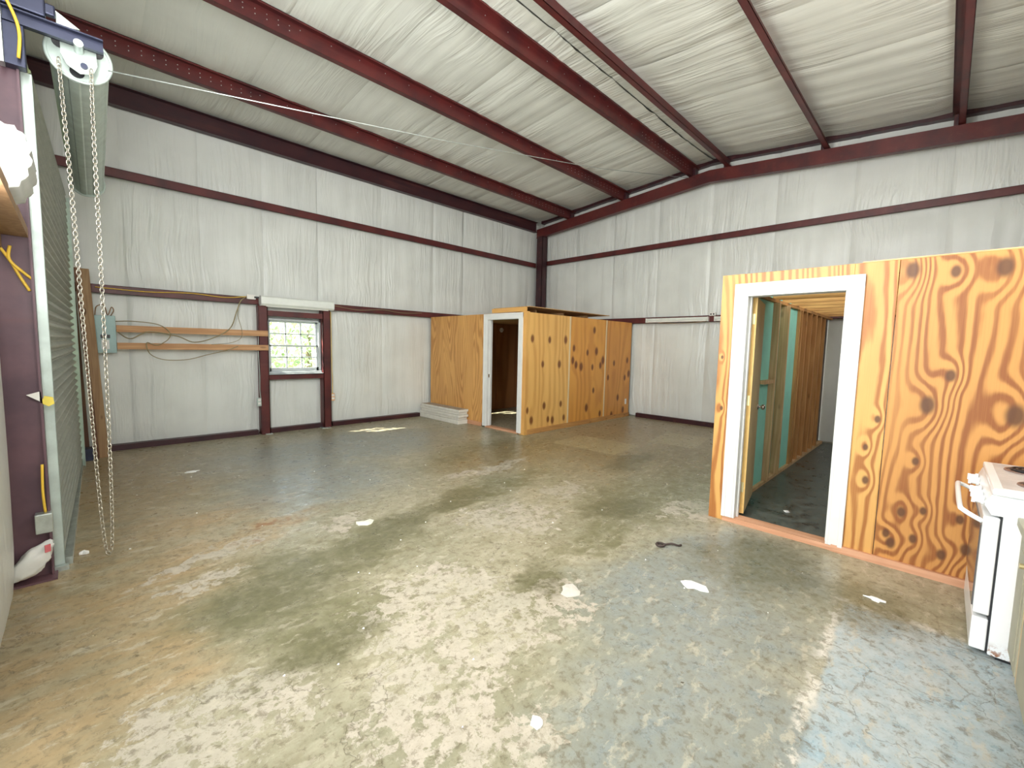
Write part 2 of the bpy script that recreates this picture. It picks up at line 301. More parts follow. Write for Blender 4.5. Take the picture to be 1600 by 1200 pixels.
# ------------------------------------------------------------------ mesh helpers
def link(name, me, m=None, parent=None):
    o = bpy.data.objects.new(name, me); COL.objects.link(o)
    if m is not None:
        for x in (m if isinstance(m, (list, tuple)) else [m]): me.materials.append(x)
    if parent is not None:
        # every mesh is written in world coordinates; only the Empty at a thing's base is offset
        o.parent = parent
        o.matrix_parent_inverse = Matrix.Translation(parent.location).inverted() if parent.type == 'EMPTY' else Matrix.Identity(4)
    return o
def tag(o, label, cat, group=None, kind=None):
    o['label'] = label; o['category'] = cat
    if group: o['group'] = group
    if kind: o['kind'] = kind
    return o
def thing(name, label, cat, loc=(0, 0, 0), group=None):
    o = bpy.data.objects.new(name, None); COL.objects.link(o); o.location = loc; o.empty_display_size = .1
    return tag(o, label, cat, group)
def struct(o): o['kind'] = 'structure'; return o
class MB:
    def __init__(s): s.v = []; s.f = []; s.mi = []; s.sm = []
    def add(s, v, f, mi=0, sm=False):
        b = len(s.v); s.v += [tuple(x) for x in v]; s.f += [tuple(b+i for i in q) for q in f]; s.mi += [mi]*len(f); s.sm += [sm]*len(f); return s
    def box(s, x0, x1, y0, y1, z0, z1, mi=0, rot=0, top=None):
        x0, x1 = sorted((x0, x1)); y0, y1 = sorted((y0, y1)); z0, z1 = sorted((z0, z1))
        v = [(x, y, z) for z in (z0, z1) for (x, y) in ((x0, y0), (x1, y0), (x1, y1), (x0, y1))]
        if rot:
            cx, cy = (x0+x1)/2, (y0+y1)/2; c, q = math.cos(rot), math.sin(rot)
            v = [(cx+(x-cx)*c-(y-cy)*q, cy+(x-cx)*q+(y-cy)*c, z) for x, y, z in v]
        if top: v = v[:4]+[(x+top[0], y+top[1], z) for x, y, z in v[4:]]
        return s.add(v, [(3, 2, 1, 0), (4, 5, 6, 7), (0, 1, 5, 4), (1, 2, 6, 5), (2, 3, 7, 6), (3, 0, 4, 7)], mi)
    def prism(s, pts, ax, a, b, mi=0, sm=False):
        """polygon pts in the plane perpendicular to ax, extruded from a to b. pts order: x->(y,z), y->(x,z), z->(x,y)"""
        def P(p, t): return {'x': (t, p[0], p[1]), 'y': (p[0], t, p[1]), 'z': (p[0], p[1], t)}[ax]
        n = len(pts); v = [P(p, a) for p in pts]+[P(p, b) for p in pts]
        s.add(v, [(i, (i+1) % n, n+(i+1) % n, n+i) for i in range(n)], mi, sm)
        return s.add([P(p, a) for p in pts]+[P(p, b) for p in pts], [tuple(range(n))[::-1], tuple(range(n, 2*n))], mi)
    def cyl(s, c, r, ax, l, n=20, mi=0, r2=None, caps=True):
        r2 = r if r2 is None else r2
        def P(a, rr, t):
            u, v = rr*math.cos(a), rr*math.sin(a)
            return {'x': (c[0]+t, c[1]+u, c[2]+v), 'y': (c[0]+u, c[1]+t, c[2]+v), 'z': (c[0]+u, c[1]+v, c[2]+t)}[ax]
        A = [2*math.pi*i/n for i in range(n)]
        v = [P(a, r, 0) for a in A]+[P(a, r2, l) for a in A]
        s.add(v, [(i, (i+1) % n, n+(i+1) % n, n+i) for i in range(n)], mi, True)
        if caps: s.add(v, [tuple(range(n))[::-1], tuple(range(n, 2*n))], mi)
        return s
    def tube(s, pts, r, n=6, mi=0, closed=False, smooth=True):
        P = [Vector(p) for p in pts]; m = len(P); V = []
        prev = None
        for i in range(m):
            t = (P[(i+1) % m]-P[i-1]) if closed else (P[min(i+1, m-1)]-P[max(i-1, 0)])
            t.normalize()
            if prev is None: a = t.orthogonal().normalized()
            else:
                a = prev-t*prev.dot(t)
                a = a.normalized() if a.length > 1e-6 else t.orthogonal().normalized()
            prev = a; b = t.cross(a)
            V += [P[i]+a*r*math.cos(2*math.pi*k/n)+b*r*math.sin(2*math.pi*k/n) for k in range(n)]
        F = []
        for i in range(m if closed else m-1):
            j = (i+1) % m
            F += [(i*n+k, i*n+(k+1) % n, j*n+(k+1) % n, j*n+k) for k in range(n)]
        if not closed: F += [tuple(range(n))[::-1], tuple((m-1)*n+k for k in range(n))]
        return s.add(V, F, mi, smooth)
    def build(s, name, m, parent=None, bevel=0):
        me = bpy.data.meshes.new(name); me.from_pydata(s.v, [], s.f)
        me.polygons.foreach_set('material_index', s.mi); me.polygons.foreach_set('use_smooth', s.sm)
        me.validate(); 
        bm = bmesh.new(); bm.from_mesh(me); bmesh.ops.recalc_face_normals(bm, faces=bm.faces)
        bm.to_mesh(me); bm.free(); me.update()
        o = link(name, me, m, parent)
        if bevel:
            md = o.modifiers.new('bevel', 'BEVEL'); md.width = bevel; md.segments = 2; md.limit_method = 'ANGLE'
        return o
def box(name, m, parent, *a, bevel=0, **k): return MB().box(*a, **k).build(name, m, parent, bevel)
def spline(pts, k=6):
    P = [Vector(p) for p in pts]; out = []
    for i in range(len(P)-1):
        p0, p1, p2, p3 = P[max(i-1, 0)], P[i], P[i+1], P[min(i+2, len(P)-1)]
        for j in range(k):
            t = j/k
            out.append(.5*((2*p1)+(p2-p0)*t+(2*p0-5*p1+4*p2-p3)*t*t+(3*p1-p0-3*p2+p3)*t**3))
    return out+[P[-1]]

# ------------------------------------------------------------------ dimensions
WX, W = -9.2, 8.7                  # west wall, building width (y from 0 to -W)
RY = 4.35
def roofz(Y): return 4.74+.083*(Y if Y <= RY else W-Y)
def raft(Y): return 4.56+.083*(Y if Y <= RY else W-Y)
WIN = [(-6.62, -5.76), (-3.35, -2.55)]; WZ0, WZ1 = .98, 1.88

def sheet_strip(parent, c00, c10, c11, c01, nu, nv, n, amp, mat, pinch=(), seed=0, name='insulation_strip', sag=0.0):
    """billowing strip of faced insulation between four corners; n points into the room"""
    c00, c10, c11, c01, n = map(Vector, (c00, c10, c11, c01, n)); V = []; F = []
    L = (c01-c00).length
    for j in range(nv+1):
        t = j/nv
        for i in range(nu+1):
            s = i/nu
            p = (c00*(1-s)+c10*s)*(1-t)+(c01*(1-s)+c11*s)*t
            e = min(1, min(s, 1-s)/.05); b = -.012*(1-e)
            q = 1.0
            zz = t*L
            for pz in pinch: q = min(q, abs(zz-pz)/.35)
            q = min(1, q); q = math.sin(q*math.pi/2)
            b += amp*q*(.55+.45*math.sin(math.pi*s))
            fold = noise.noise(Vector((s*9+seed*3.1, t*1.2*L/4, seed*1.7)))
            b += (.006+.008*q)*fold*e+.01*q*noise.noise(Vector((s*3, t*3, seed)))
            if sag: b += sag*q
            V.append(p+n*b)
    for j in range(nv):
        for i in range(nu):
            a = j*(nu+1)+i; F.append((a, a+1, a+nu+2, a+nu+1))
    return MB().add(V, F, 0, True).build(name, mat, parent)

# ------------------------------------------------------------------ floor, walls, roof
struct(box('floor', M_FLOOR, None, WX-.15, .15, -W-.15, .15, -.12, 0.0))
struct(box('ground', M_GROUND, None, -40, 30, -30, 40, -.5, -.125))

wn_ = struct(bpy.data.objects.new('wall_north', None)); COL.objects.link(wn_)
mb = MB(); xs = [WX-.12]+[q for w_ in WIN for q in w_]+[.16]
for i in range(0, len(xs), 2): mb.box(xs[i], xs[i+1], .14, .18, -.1, 4.83)
for a, b in WIN: mb.box(a, b, .14, .18, -.1, WZ0).box(a, b, .14, .18, WZ1, 4.83)
mb.build('metal_sheet', M_SHEET, wn_)
edges = [-9.18, -8.3, -7.45, -6.62, -5.76, -4.55, -3.35, -2.55, -1.3, -.02]
for i in range(len(edges)-1):
    a, b = edges[i], edges[i+1]; zt = 4.70
    if (a, b) in [tuple(q) for q in WIN]:
        for z0, z1 in ((.02, WZ0-.03), (WZ1+.02, zt)):
            sheet_strip(wn_, (a, .11, z0), (b, .11, z0), (b, .11, z1), (a, .11, z1), 22, int(12*(z1-z0)), (0, -1, 0), .02, M_VW, [p-z0 for p in (2.15, 3.63) if p > z0]+[0], i)
    else:
        sheet_strip(wn_, (a, .11, .02), (b, .11, .02), (b, .11, zt), (a, .11, zt), 30, 56, (0, -1, 0), .035, M_VW, [0, 2.13, 3.61], i)

we_ = struct(bpy.data.objects.new('wall_east', None)); COL.objects.link(we_)
MB().prism([(.16, -.1), (.16, roofz(0)+.1), (-RY, roofz(RY)+.14), (-W-.16, roofz(0)+.1), (-W-.16, -.1)], 'x', .14, .18).build('metal_sheet', M_SHEET, we_)
ee = [0, 1.1, 2.15, 3.25, RY, 5.45, 6.55, 7.65, W]
for i in range(len(ee)-1):
    a, b = ee[i], ee[i+1]
    sheet_strip(we_, (.11, -a, .02), (.11, -b, .02), (.11, -b, roofz(b)+.07), (.11, -a, roofz(a)+.07), 26, 56, (-1, 0, 0), .035, M_VW, [0, 2.13, 3.64], i+20)

DY0, DY1, DZ = -3.78, -.72, 3.12    # closed roll-up door opening
OY0, OY1, OZ = -8.4, -5.3, 3.1      # open doorway by the camera
ww_ = struct(bpy.data.objects.new('wall_west', None)); COL.objects.link(ww_)
mb = MB()
mb.box(WX-.12, WX-.06, DY1, .16, -.1, 4.95).box(WX-.12, WX-.06, DY0, DY1, DZ, 4.95).box(WX-.12, WX-.06, OY1, DY0, -.1, 4.95)
mb.box(WX-.12, WX-.06, OY0, OY1, OZ, 4.95).box(WX-.12, WX-.06, -W-.16, OY0, -.1, 4.95)
mb.prism([(.16, 4.7), (-RY, roofz(RY)+.06), (-W-.16, 4.7)], 'x', WX-.12, WX-.06)
mb.build('metal_sheet', M_SHEET, ww_)
sheet_strip(ww_, (WX+.07, -3.96, .0), (WX+.07, -5.28, .0), (WX+.07, -5.28, 2.1), (WX+.07, -3.96, 2.1), 20, 30, (1, 0, 0), .03, M_VW, [0, 2.1], 41)
sheet_strip(ww_, (WX+.05, 0, 3.2), (WX+.05, -RY, 3.2), (WX+.05, -RY, roofz(RY)), (WX+.05, 0, roofz(0)), 30, 20, (1, 0, 0), .03, M_VW, [0], 42)
sheet_strip(ww_, (WX+.05, -RY, 3.2), (WX+.05, -W, 3.2), (WX+.05, -W, roofz(W)), (WX+.05, -RY, roofz(RY)), 30, 20, (1, 0, 0), .03, M_VW, [0], 43)
wsth = struct(bpy.data.objects.new('wall_south', None)); COL.objects.link(wsth)
MB().box(WX-.12, .16, -W-.18, -W-.14, -.1, 4.83).build('metal_sheet', M_SHEET, wsth)
SX1 = WX
for i in range(8):
    a = SX1-SX1*i/8; b = SX1-SX1*(i+1)/8
    sheet_strip(wsth, (a, -W-.11, .02), (b, -W-.11, .02), (b, -W-.11, 4.7), (a, -W-.11, 4.7), 14, 40, (0, 1, 0), .03, M_VW, [0, 2.13, 3.61], i+60)

ceil = struct(bpy.data.objects.new('ceiling', None)); COL.objects.link(ceil)
for sgn in (0, 1):
    y = lambda Y: -Y if not sgn else -(W-Y)
    z0 = roofz(0)+.10; z1 = roofz(RY)+.11
    MB().prism([(y(-.3), z0-.02), (y(RY), z1), (y(RY), z1+.03), (y(-.3), z0+.01)], 'x', WX-.5, .5).build('metal_sheet', M_SHEET, ceil)
xe = [WX, -8.15, -7.05, -5.95, -4.8, -3.6, -2.4, -1.2, .12]
PUR = [(1.03, 1), (2.51, 1), (4.017, 1), (4.645, -1), (6.146, -1), (7.66, -1)]   # web position, side the upper flange points to
for i in range(len(xe)-1):
    a, b = xe[i], xe[i+1]
    for k, (ya, yb) in enumerate(((-.1, RY), (RY, W+.1))):
        lift = .075 if i == len(xe)-2 else 0
        pin = [abs(p[0]-ya) for p in PUR if ya < p[0] < yb]+[0.05]
        sheet_strip(ceil, (a, -ya, roofz(ya)), (b, -ya, roofz(ya)+lift), (b, -yb, roofz(yb)+lift), (a, -yb, roofz(yb)), 24, 60, (0, 0, -1), .03, M_VR, pin, i+80+k*9)

# added canopy outside the west doorway, unseen, keeps sun and sky out
lt = thing('sun_blocker', 'added sheet metal canopy blocking sun and sky outside the open doorway', 'light blocker', (-11, -4, 3.6)); 
MB().box(-13.4, WX-.13, -9.2, 3.0, 3.45, 3.5).build('blocker_top', M_SHEET, lt)
MB().box(-13.4, -13.34, -9.2, 3.0, .7, 3.45).box(-13.34, WX-.2, -9.2, -9.14, .7, 3.45).build('blocker_side', M_SHEET, lt)
for yy in (-9, -4.5, 2.8): MB().box(-13.3, -13.2, yy-.05, yy+.05, -.12, 3.45).build('post', M_SHEET, lt)

# ------------------------------------------------------------------ steel frame
STR_T = .006
def cprof(pts, t=STR_T):
    """thin open profile -> closed polygon by offsetting"""
    P = [Vector(p) for p in pts]; L_ = []; R_ = []
    for i, p in enumerate(P):
        d0 = (p-P[i-1]).normalized() if i else None
        d1 = (P[i+1]-p).normalized() if i < len(P)-1 else None
        d0 = d0 or d1; d1 = d1 or d0
        n0 = Vector((-d0.y, d0.x)); n1 = Vector((-d1.y, d1.x)); n = (n0+n1)
        n = n/max(.3, n.length_squared/2*1.0)
        L_.append(p+n*t/2); R_.append(p-n*t/2)
    return [tuple(q) for q in L_+R_[::-1]]
plab = ['dark red steel roof purlin, first one up from the window wall', 'dark red steel roof purlin, second one up from the window wall',
        'dark red perforated purlin just left of the roof ridge', 'dark red steel purlin just right of the roof ridge',
        'dark red steel purlin midway down the right roof slope', 'brownish steel purlin overhead at top right of the photo']
for (Y, sg), lab in zip(PUR, plab):
    zb = raft(Y); zt = roofz(Y)-.004; t = thing('roof_purlin', lab, 'beam', (WX/2, -Y, zb), 'steel purlins under the roof')
    s = -1 if sg == 1 else 1          # upper flange direction in y (towards -y on the near slope)
    f = .085 if sg == 1 else .07
    pr = [(-Y+s*f, zt-.02), (-Y+s*f, zt), (-Y, zt), (-Y, zb), (-Y-s*.07, zb), (-Y-s*.07, zb+.02)]
    # profile as separate thin boxes keeps the mesh clean
    m = MB()
    m.box(WX+.0, -.02, -Y-.003, -Y+.003, zb, zt).box(WX, -.02, -Y, -Y+s*f, zt-.006, zt).box(WX, -.02, -Y+s*(f-.005), -Y+s*f, zt-.022, zt)
    m.box(WX, -.02, -Y, -Y-s*.07, zb, zb+.006).box(WX, -.02, -Y-s*.065, -Y-s*.07, zb, zb+.022)
    m.build('channel', M_STEEL, t)
    if sg == 1:
        h = MB(); rnd = random.Random(int(Y*100))
        x = WX+.3
        while x < -.3:
            dense = (x > -2.2) or (x < -7.0)
            for zz in (.4, .68) if dense else (.72,):
                h.cyl((x, -Y-.0065, zb+(zt-zb)*zz), .006, 'y', .004, 6)
            x += .11 if dense else .34
        ho = h.build('screw_head', M_GALV, t); ho['kind'] = 'stuff'
    box('end_clip', M_STEELD, t, -.17, -.04, -Y-.004 if s > 0 else -Y-.05, -Y+.05 if s > 0 else -Y+.004, zb-.01, zt-.03)

def zgirt(name, label, ax, a, b, fixed, z0, z1, depth=.11):
    """girt whose inner flange stands at `fixed`, running along ax from a to b"""
    t = thing(name, label, 'beam', ((a+b)/2, fixed, z0) if ax == 'x' else (fixed, (a+b)/2, z0), 'steel wall girts')
    m = MB()
    if ax == 'x': m.box(a, b, fixed, fixed+.005, z0, z1).box(a, b, fixed, fixed+depth, z1-.006, z1).box(a, b, fixed, fixed+.03, z0, z0+.005)
    else: m.box(fixed, fixed+.005, a, b, z0, z1).box(fixed, fixed+depth, a, b, z1-.006, z1).box(fixed, fixed+.03, a, b, z0, z0+.005)
    m.build('channel', M_STEEL, t); return t
zgirt('wall_girt', 'upper dark red girt running the length of the window wall', 'x', -9.1, -.2, 0, 3.575, 3.69)
zgirt('wall_girt', 'middle girt of the window wall, left of the white light fixture', 'x', -9.1, -6.73, 0, 2.08, 2.19)
zgirt('wall_girt', 'middle girt of the window wall, right of the window', 'x', -5.6, -.2, 0, 2.08, 2.19)
zgirt('wall_girt', 'upper dark girt across the gable wall', 'y', -W, -.2, 0, 3.64, 3.75)
zgirt('wall_girt', 'lower dark girt of the gable wall above the long shop lights', 'y', -W, -.25, 0, 2.075, 2.20)

t = thing('eave_strut', 'dark steel eave beam along the top of the window wall', 'beam', (WX/2, 0, 4.48))
MB().box(WX, -.225, 0, .006, 4.47, 4.71).box(WX, -.225, -.07, .0, 4.704, 4.71).box(WX, -.225, .006, .06, 4.47, 4.476).box(WX, -.225, -.045, 0, 4.47, 4.476).build('channel', M_STEELD, t)
t = thing('eave_strut', 'dark steel eave beam along the top of the stove wall, behind the camera', 'beam', (WX/2, -W, 4.48))
MB().box(WX, -.225, -W-.006, -W, 4.47, 4.69).box(WX, -.225, -W, -W+.05, 4.47, 4.476).build('channel', M_STEELD, t)

t = thing('gable_rafter', 'dark red sloping steel rafter along the top of the gable wall', 'beam', (-.1, -RY, raft(RY)))
bz = lambda Y: raft(Y)-.237
for (a, b, nm) in ((0, RY, 'near'), (RY, W, 'far')):
    m = MB()
    m.prism([(-a, bz(a)), (-b, bz(b)), (-b, raft(b)-.012), (-a, raft(a)-.012)], 'x', -.2, -.19)
    m.prism([(-a, raft(a)-.022), (-b, raft(b)-.022), (-b, raft(b)-.012), (-a, raft(a)-.012)], 'x', -.19, -.02)
    m.prism([(-a, bz(a)), (-b, bz(b)), (-b, bz(b)+.008), (-a, bz(a)+.008)], 'x', -.215, -.1)
    m.build('channel', M_STEEL, t)
t = thing('rake_channel', 'black steel channel edging the roof above the gable rafter', 'beam', (0, -RY, roofz(RY)))
for (a, b) in ((0, RY), (RY, W)):
    MB().prism([(-a, roofz(a)-.012), (-b, roofz(b)-.012), (-b, roofz(b)+.062), (-a, roofz(a)+.062)], 'x', -.03, .12).build('channel', M_STEELD, t)
t = thing('corner_column', 'dark steel column standing in the far corner of the hall', 'column', (-.12, -.12, 0))
MB().box(-.215, -.03, -.225, -.215, 0, 4.36).box(-.215, -.205, -.225, -.03, 0, 4.36).box(-.04, -.03, -.225, -.03, 0, 4.36).build('channel', M_STEELD, t)
# base angles
for nm, lb, aa in (('base_angle', 'dark steel base angle at the foot of the window wall, left part', (-9.1, -6.78, -.012, .10, 0, .075)),
                   ('base_angle', 'dark steel base angle at the foot of the window wall, right part', (-5.58, -3.74, -.012, .10, 0, .075)),
                   ('base_angle', 'dark base angle under the window between its posts', (-6.60, -5.76, .0, .10, 0, .075)),
                   ('base_angle', 'dark base angle along the foot of the gable wall', (-.012, .05, -6.3, -2.95, 0, .09))):
    o = box(nm, M_STEELD, None, *aa); tag(o, lb, 'trim', 'base angles at the foot of the walls')

# sag cable
o = MB().tube([(-8.585, -3.9, 3.18), (-6.0, -3.92, 3.62), (-3.2, -3.94, 4.16), (-.2, -3.96, 4.865)], .0045, 5).build('steel_cable', M_GALV)
tag(o, 'thin steel cable strung from the door hoist up to the gable rafter', 'cable')

# ------------------------------------------------------------------ window wall details
def window(n, x0, x1, parts=True):
    w_ = struct(bpy.data.objects.new('window_%d' % n, None)); w_.location = ((x0+x1)/2, .1, WZ0); COL.objects.link(w_)
    a, b, z0, z1 = x0, x1, WZ0, WZ1; zm = 1.44
    m = MB(); fr = .035
    m.box(a, a+fr, .03, .14, z0, z1).box(b-fr, b, .03, .14, z0, z1).box(a, b, .03, .14, z1-.03, z1).box(a, b, .0, .14, z0, z0+.03)
    m.build('frame', M_VINYLW, w_, .003)
    def sash(nm, s0, s1, yy, rail):
        f = MB(); e = .035; A, B = a+fr, b-fr
        f.box(A, A+e, yy, yy+.03, s0, s1).box(B-e, B, yy, yy+.03, s0, s1).box(A, B, yy, yy+.03, s1-e*.8, s1).box(A, B, yy, yy+.03, s0, s0+rail)
        so = f.build(nm, M_VINYLW, w_, .002)
        g0, g1, h0, h1 = A+e, B-e, s0+rail, s1-e*.8
        for i in (1, 2): box('muntin', M_VINYLW, so, g0+(g1-g0)*i/3-.010, g0+(g1-g0)*i/3+.010, yy+.004, yy+.026, h0, h1)
        box('muntin', M_VINYLW, so, g0, g1, yy+.004, yy+.026, (h0+h1)/2-.010, (h0+h1)/2+.010)
        for i in range(3):
            for j in range(2):
                box('pane', M_GLASS, so, g0+(g1-g0)*i/3+.010, g0+(g1-g0)*(i+1)/3-.010, yy+.013, yy+.017, h0+(h1-h0)*j/2+.008, h0+(h1-h0)*(j+1)/2-.008)
    sash('upper_sash', zm-.02, z1-.03, .095, .03)
    sash('lower_sash', z0+.03, zm+.012, .055, .06)
    return w_
window(1, *WIN[0]); window(2, *WIN[1])

t = thing('window_post', 'dark steel post framing the left side of the window, full height to the light fixture', 'post', (-6.68, 0, 0), 'steel posts beside the window')
MB().box(-6.745, -6.735, -.02, .1, 0, 2.075).box(-6.745, -6.622, -.065, -.055, 0, 2.075).box(-6.632, -6.622, -.065, .1, 0, 2.075).build('channel', M_STEEL, t)
MB().box(-6.70, -6.60, -.10, -.02, 0, .012).build('base_clip', M_GALV, t)
t = thing('window_post', 'dark steel post framing the right side of the window, cord running down beside it', 'post', (-5.7, 0, 0), 'steel posts beside the window')
MB().box(-5.755, -5.745, -.065, .1, 0, 2.075).box(-5.755, -5.625, -.065, -.055, 0, 2.075).box(-5.635, -5.625, -.065, .1, 0, 2.075).build('channel', M_STEEL, t)
MB().box(-5.82, -5.66, -.14, -.02, 0, .01).build('base_clip', M_GALV, t)
o = MB().box(-6.6215, -5.7555, -.06, -.05, 1.925, 2.0).box(-6.6215, -5.7555, -.06, .1, 1.915, 1.925).build('window_header', M_STEEL); tag(o, 'short dark red steel header between the posts above the window', 'beam')
o = MB().box(-6.622, -5.755, -.06, -.05, .885, .965).box(-6.622, -5.755, -.06, .1, .955, .965).build('window_sill_beam', M_STEEL); tag(o, 'short dark red steel beam between the posts under the window', 'beam')
box('sill_ledge', M_VINYLW, None, -6.62, -5.757, -.055, .03, .966, .976)
struct(bpy.data.objects['sill_ledge']).name = 'trim_1'

def shop_light(label, ax, a, b, z0, z1, wall, d=.1, tubes=True, grp='fluorescent shop lights'):
    t = thing('shop_light', label, 'light fixture', ((a+b)/2, wall, z0) if ax == 'x' else (wall, (a+b)/2, z0), grp)
    zc = (z0+z1)/2
    if ax == 'x':
        pr = [(wall-.002, z1), (wall-d*.85, z1), (wall-d, z1-.02), (wall-d, z0+.03), (wall-d*.7, z0), (wall-.002, z0)]
        m = MB().prism(pr, 'x', a, b); m.build('housing', M_FIXT, t, .003)
        for e, s in ((a, 1), (b, -1)): MB().prism([(p[0], p[1]) for p in [(wall-.004, z1+.004), (wall-d*.87, z1+.004), (wall-d-.004, z1-.018), (wall-d-.004, z0+.028), (wall-d*.72, z0-.004), (wall-.004, z0-.004)]], 'x', e-.004, e+.008).build('end_cap', M_WHITE, t)
        MB().box(a+.08, b-.08, wall-d*.6, wall-d*.35, z0-.012, z0).build('lamp_tube', M_PLASTIC, t)
    else:
        MB().prism([(wall-.002, z1), (wall-d, z1), (wall-d, zc), (wall-d*.5, z0), (wall-.002, z0)], 'y', a, b).build('housing', M_FIXT, t, .003)
        MB().cyl((wall-d*.85, a+.04, z0+.012), .014, 'y', (b-a)-.08, 10).build('lamp_tube', M_PLASTIC, t)
        for e in (a, b): box('end_cap', M_PLASTIC, t, wall-d-.004, wall, e-.006, e+.006, z0-.002, z1+.004)
    return t
shop_light('white enamel shop light mounted over the window, tilted slightly', 'x', -6.735, -5.60, 2.065, 2.215, -.066)
shop_light('long white shop light on the gable wall girt, left of the dark bracket', 'y', -4.43, -3.13, 2.085, 2.17, -.01, .07)
shop_light('white shop light on the gable wall girt, partly behind the plywood room', 'y', -5.8, -4.56, 2.085, 2.17, -.01, .07)
t = thing('outlet_box', 'small white double outlet on the gable wall girt between the shop lights', 'outlet', (-.02, -4.5, 2.2), 'electrical outlets')
box('housing', M_PLASTIC, t, -.05, -.006, -4.56, -4.45, 2.19, 2.25); 
for yy in (-4.53, -4.48): box('socket', M_BLACK, t, -.053, -.049, yy-.012, yy+.012, 2.205, 2.235)
t = thing('outlet_box', 'white outlet box at the left end of the fixture over the window', 'outlet', (-6.83, -.01, 2.16), 'electrical outlets')
box('housing', M_PLASTIC, t, -6.9, -6.78, -.045, -.002, 2.155, 2.225); box('plug', M_BLACK, t, -6.80, -6.74, -.07, -.045, 2.175, 2.2)
t = thing('outlet_box', 'metal outlet box low on the left window post', 'outlet', (-6.72, -.07, .5), 'electrical outlets')
box('housing', M_GALVP, t, -6.805, -6.748, -.075, -.03, .47, .60, bevel=.004)
for z in (.50, .555): box('socket', M_PLASTIC, t, -6.795, -6.758, -.081, -.075, z, z+.03)
t = thing('outlet_box', 'small outlet box low beside the right window post', 'outlet', (-5.59, -.03, .5), 'electrical outlets')
box('housing', M_CABE, t, -5.622, -5.555, -.045, .0, .47, .60, bevel=.004)
for z in (.495, .55): box('socket', M_PLASTIC, t, -5.612, -5.565, -.051, -.045, z, z+.035)

# breaker panel and boards
t = thing('breaker_panel', 'grey-green electrical breaker panel behind the hanging chains', 'electrical panel', (-8.54, 0, 1.3))
box('cabinet', M_PANEL, t, -8.645, -8.43, -.11, .0, 1.31, 1.79, bevel=.004)
box('cover', M_PANEL, t, -8.63, -8.445, -.116, -.11, 1.33, 1.66, bevel=.003)
box('breaker', M_BLACK, t, -8.58, -8.53, -.124, -.116, 1.50, 1.545); box('breaker', M_BLACK, t, -8.52, -8.49, -.124, -.116, 1.50, 1.545)
box('label', M_PAPER, t, -8.575, -8.50, -.118, -.1165, 1.36, 1.48)
o = box('ledger_board', M_BOARDX, None, -8.425, -6.635, -.105, -.068, 1.585, 1.672, top=None); tag(o, 'upper of two knotty boards nailed from breaker panel to window post', 'board', 'horizontal boards on the window wall')
o = box('ledger_board', M_BOARDX, None, -8.425, -6.635, -.105, -.068, 1.36, 1.445); tag(o, 'lower of two boards nailed from breaker panel to window post', 'board', 'horizontal boards on the window wall')

# cables on the wall
def cable(name, label, pts, r=.006, m=M_WIRE, cat='cable', grp='cables on the window wall'):
    o = MB().tube(spline(pts, 7), r, 5).build(name, m); return tag(o, label, cat, grp)
Yc = -.125
cable('electric_cable', 'tan cable looping from the breaker panel across both boards', [(-8.44, -.05, 1.72), (-8.25, Yc, 1.73), (-8.0, Yc, 1.70), (-7.88, Yc, 1.60), (-7.9, Yc, 1.5), (-8.02, Yc, 1.42), (-8.13, Yc, 1.45), (-8.1, Yc, 1.30), (-7.95, Yc, 1.22), (-7.7, Yc, 1.22), (-7.45, Yc, 1.29), (-7.2, Yc, 1.36), (-7.06, Yc, 1.42)])
cable('electric_cable', 'tan cable drooping from the panel and climbing to the middle girt', [(-8.44, -.05, 1.62), (-8.3, Yc, 1.50), (-8.1, Yc, 1.60), (-7.8, Yc, 1.55), (-7.6, Yc, 1.47), (-7.35, Yc, 1.55), (-7.15, Yc, 1.70), (-7.05, -.06, 1.95), (-6.98, -.02, 2.12), (-6.9, -.02, 2.19)], .008)
cable('electric_cable', 'thin tan cable dropping straight from the girt to the boards', [(-7.0, -.02, 2.1), (-7.04, -.08, 1.9), (-7.0, Yc, 1.6), (-7.12, Yc, 1.48), (-7.4, Yc, 1.44)], .004)
cable('electric_cable', 'yellowish cable lying along the middle girt to the outlet box', [(-8.6, -.012, 2.15), (-8.1, -.02, 2.14), (-7.6, -.018, 2.17), (-7.2, -.02, 2.15), (-6.9, -.02, 2.19)], .006, M_YEL)
cable('electric_cable', 'dark cable looping over the top of the breaker panel', [(-8.62, -.06, 1.79), (-8.60, -.07, 1.90), (-8.53, -.07, 1.92), (-8.50, -.07, 1.80), (-8.46, -.07, 1.90), (-8.44, -.06, 1.86), (-8.47, -.05, 1.79)], .006, M_POST)
cable('electric_cable', 'grey cable running down the left window post to its outlet', [(-6.755, -.03, 1.6), (-6.765, -.04, 1.3), (-6.75, -.03, 1.0), (-6.76, -.05, .75), (-6.75, -.05, .6)], .005, M_GALVP)
cable('electric_cable', 'yellow cord running down the right window post to its outlet', [(-5.61, -.04, 2.05), (-5.607, -.05, 1.6), (-5.605, -.05, 1.1), (-5.59, -.04, .85), (-5.59, -.03, .6)], .005, M_YEL)
cable('electric_cable', 'thin cable sagging under the shop lights on the gable wall', [(-.05, -3.4, 2.075), (-.06, -3.9, 2.05), (-.05, -4.4, 2.085)], .005, M_POST, grp='cables on the gable wall')
cable('electric_cable', 'tan wire lying along the girt right of the window', [(-5.6, -.02, 2.17), (-5.1, -.02, 2.12), (-4.6, -.02, 2.16), (-4.2, -.02, 2.13), (-3.7, -.02, 2.16)], .005)

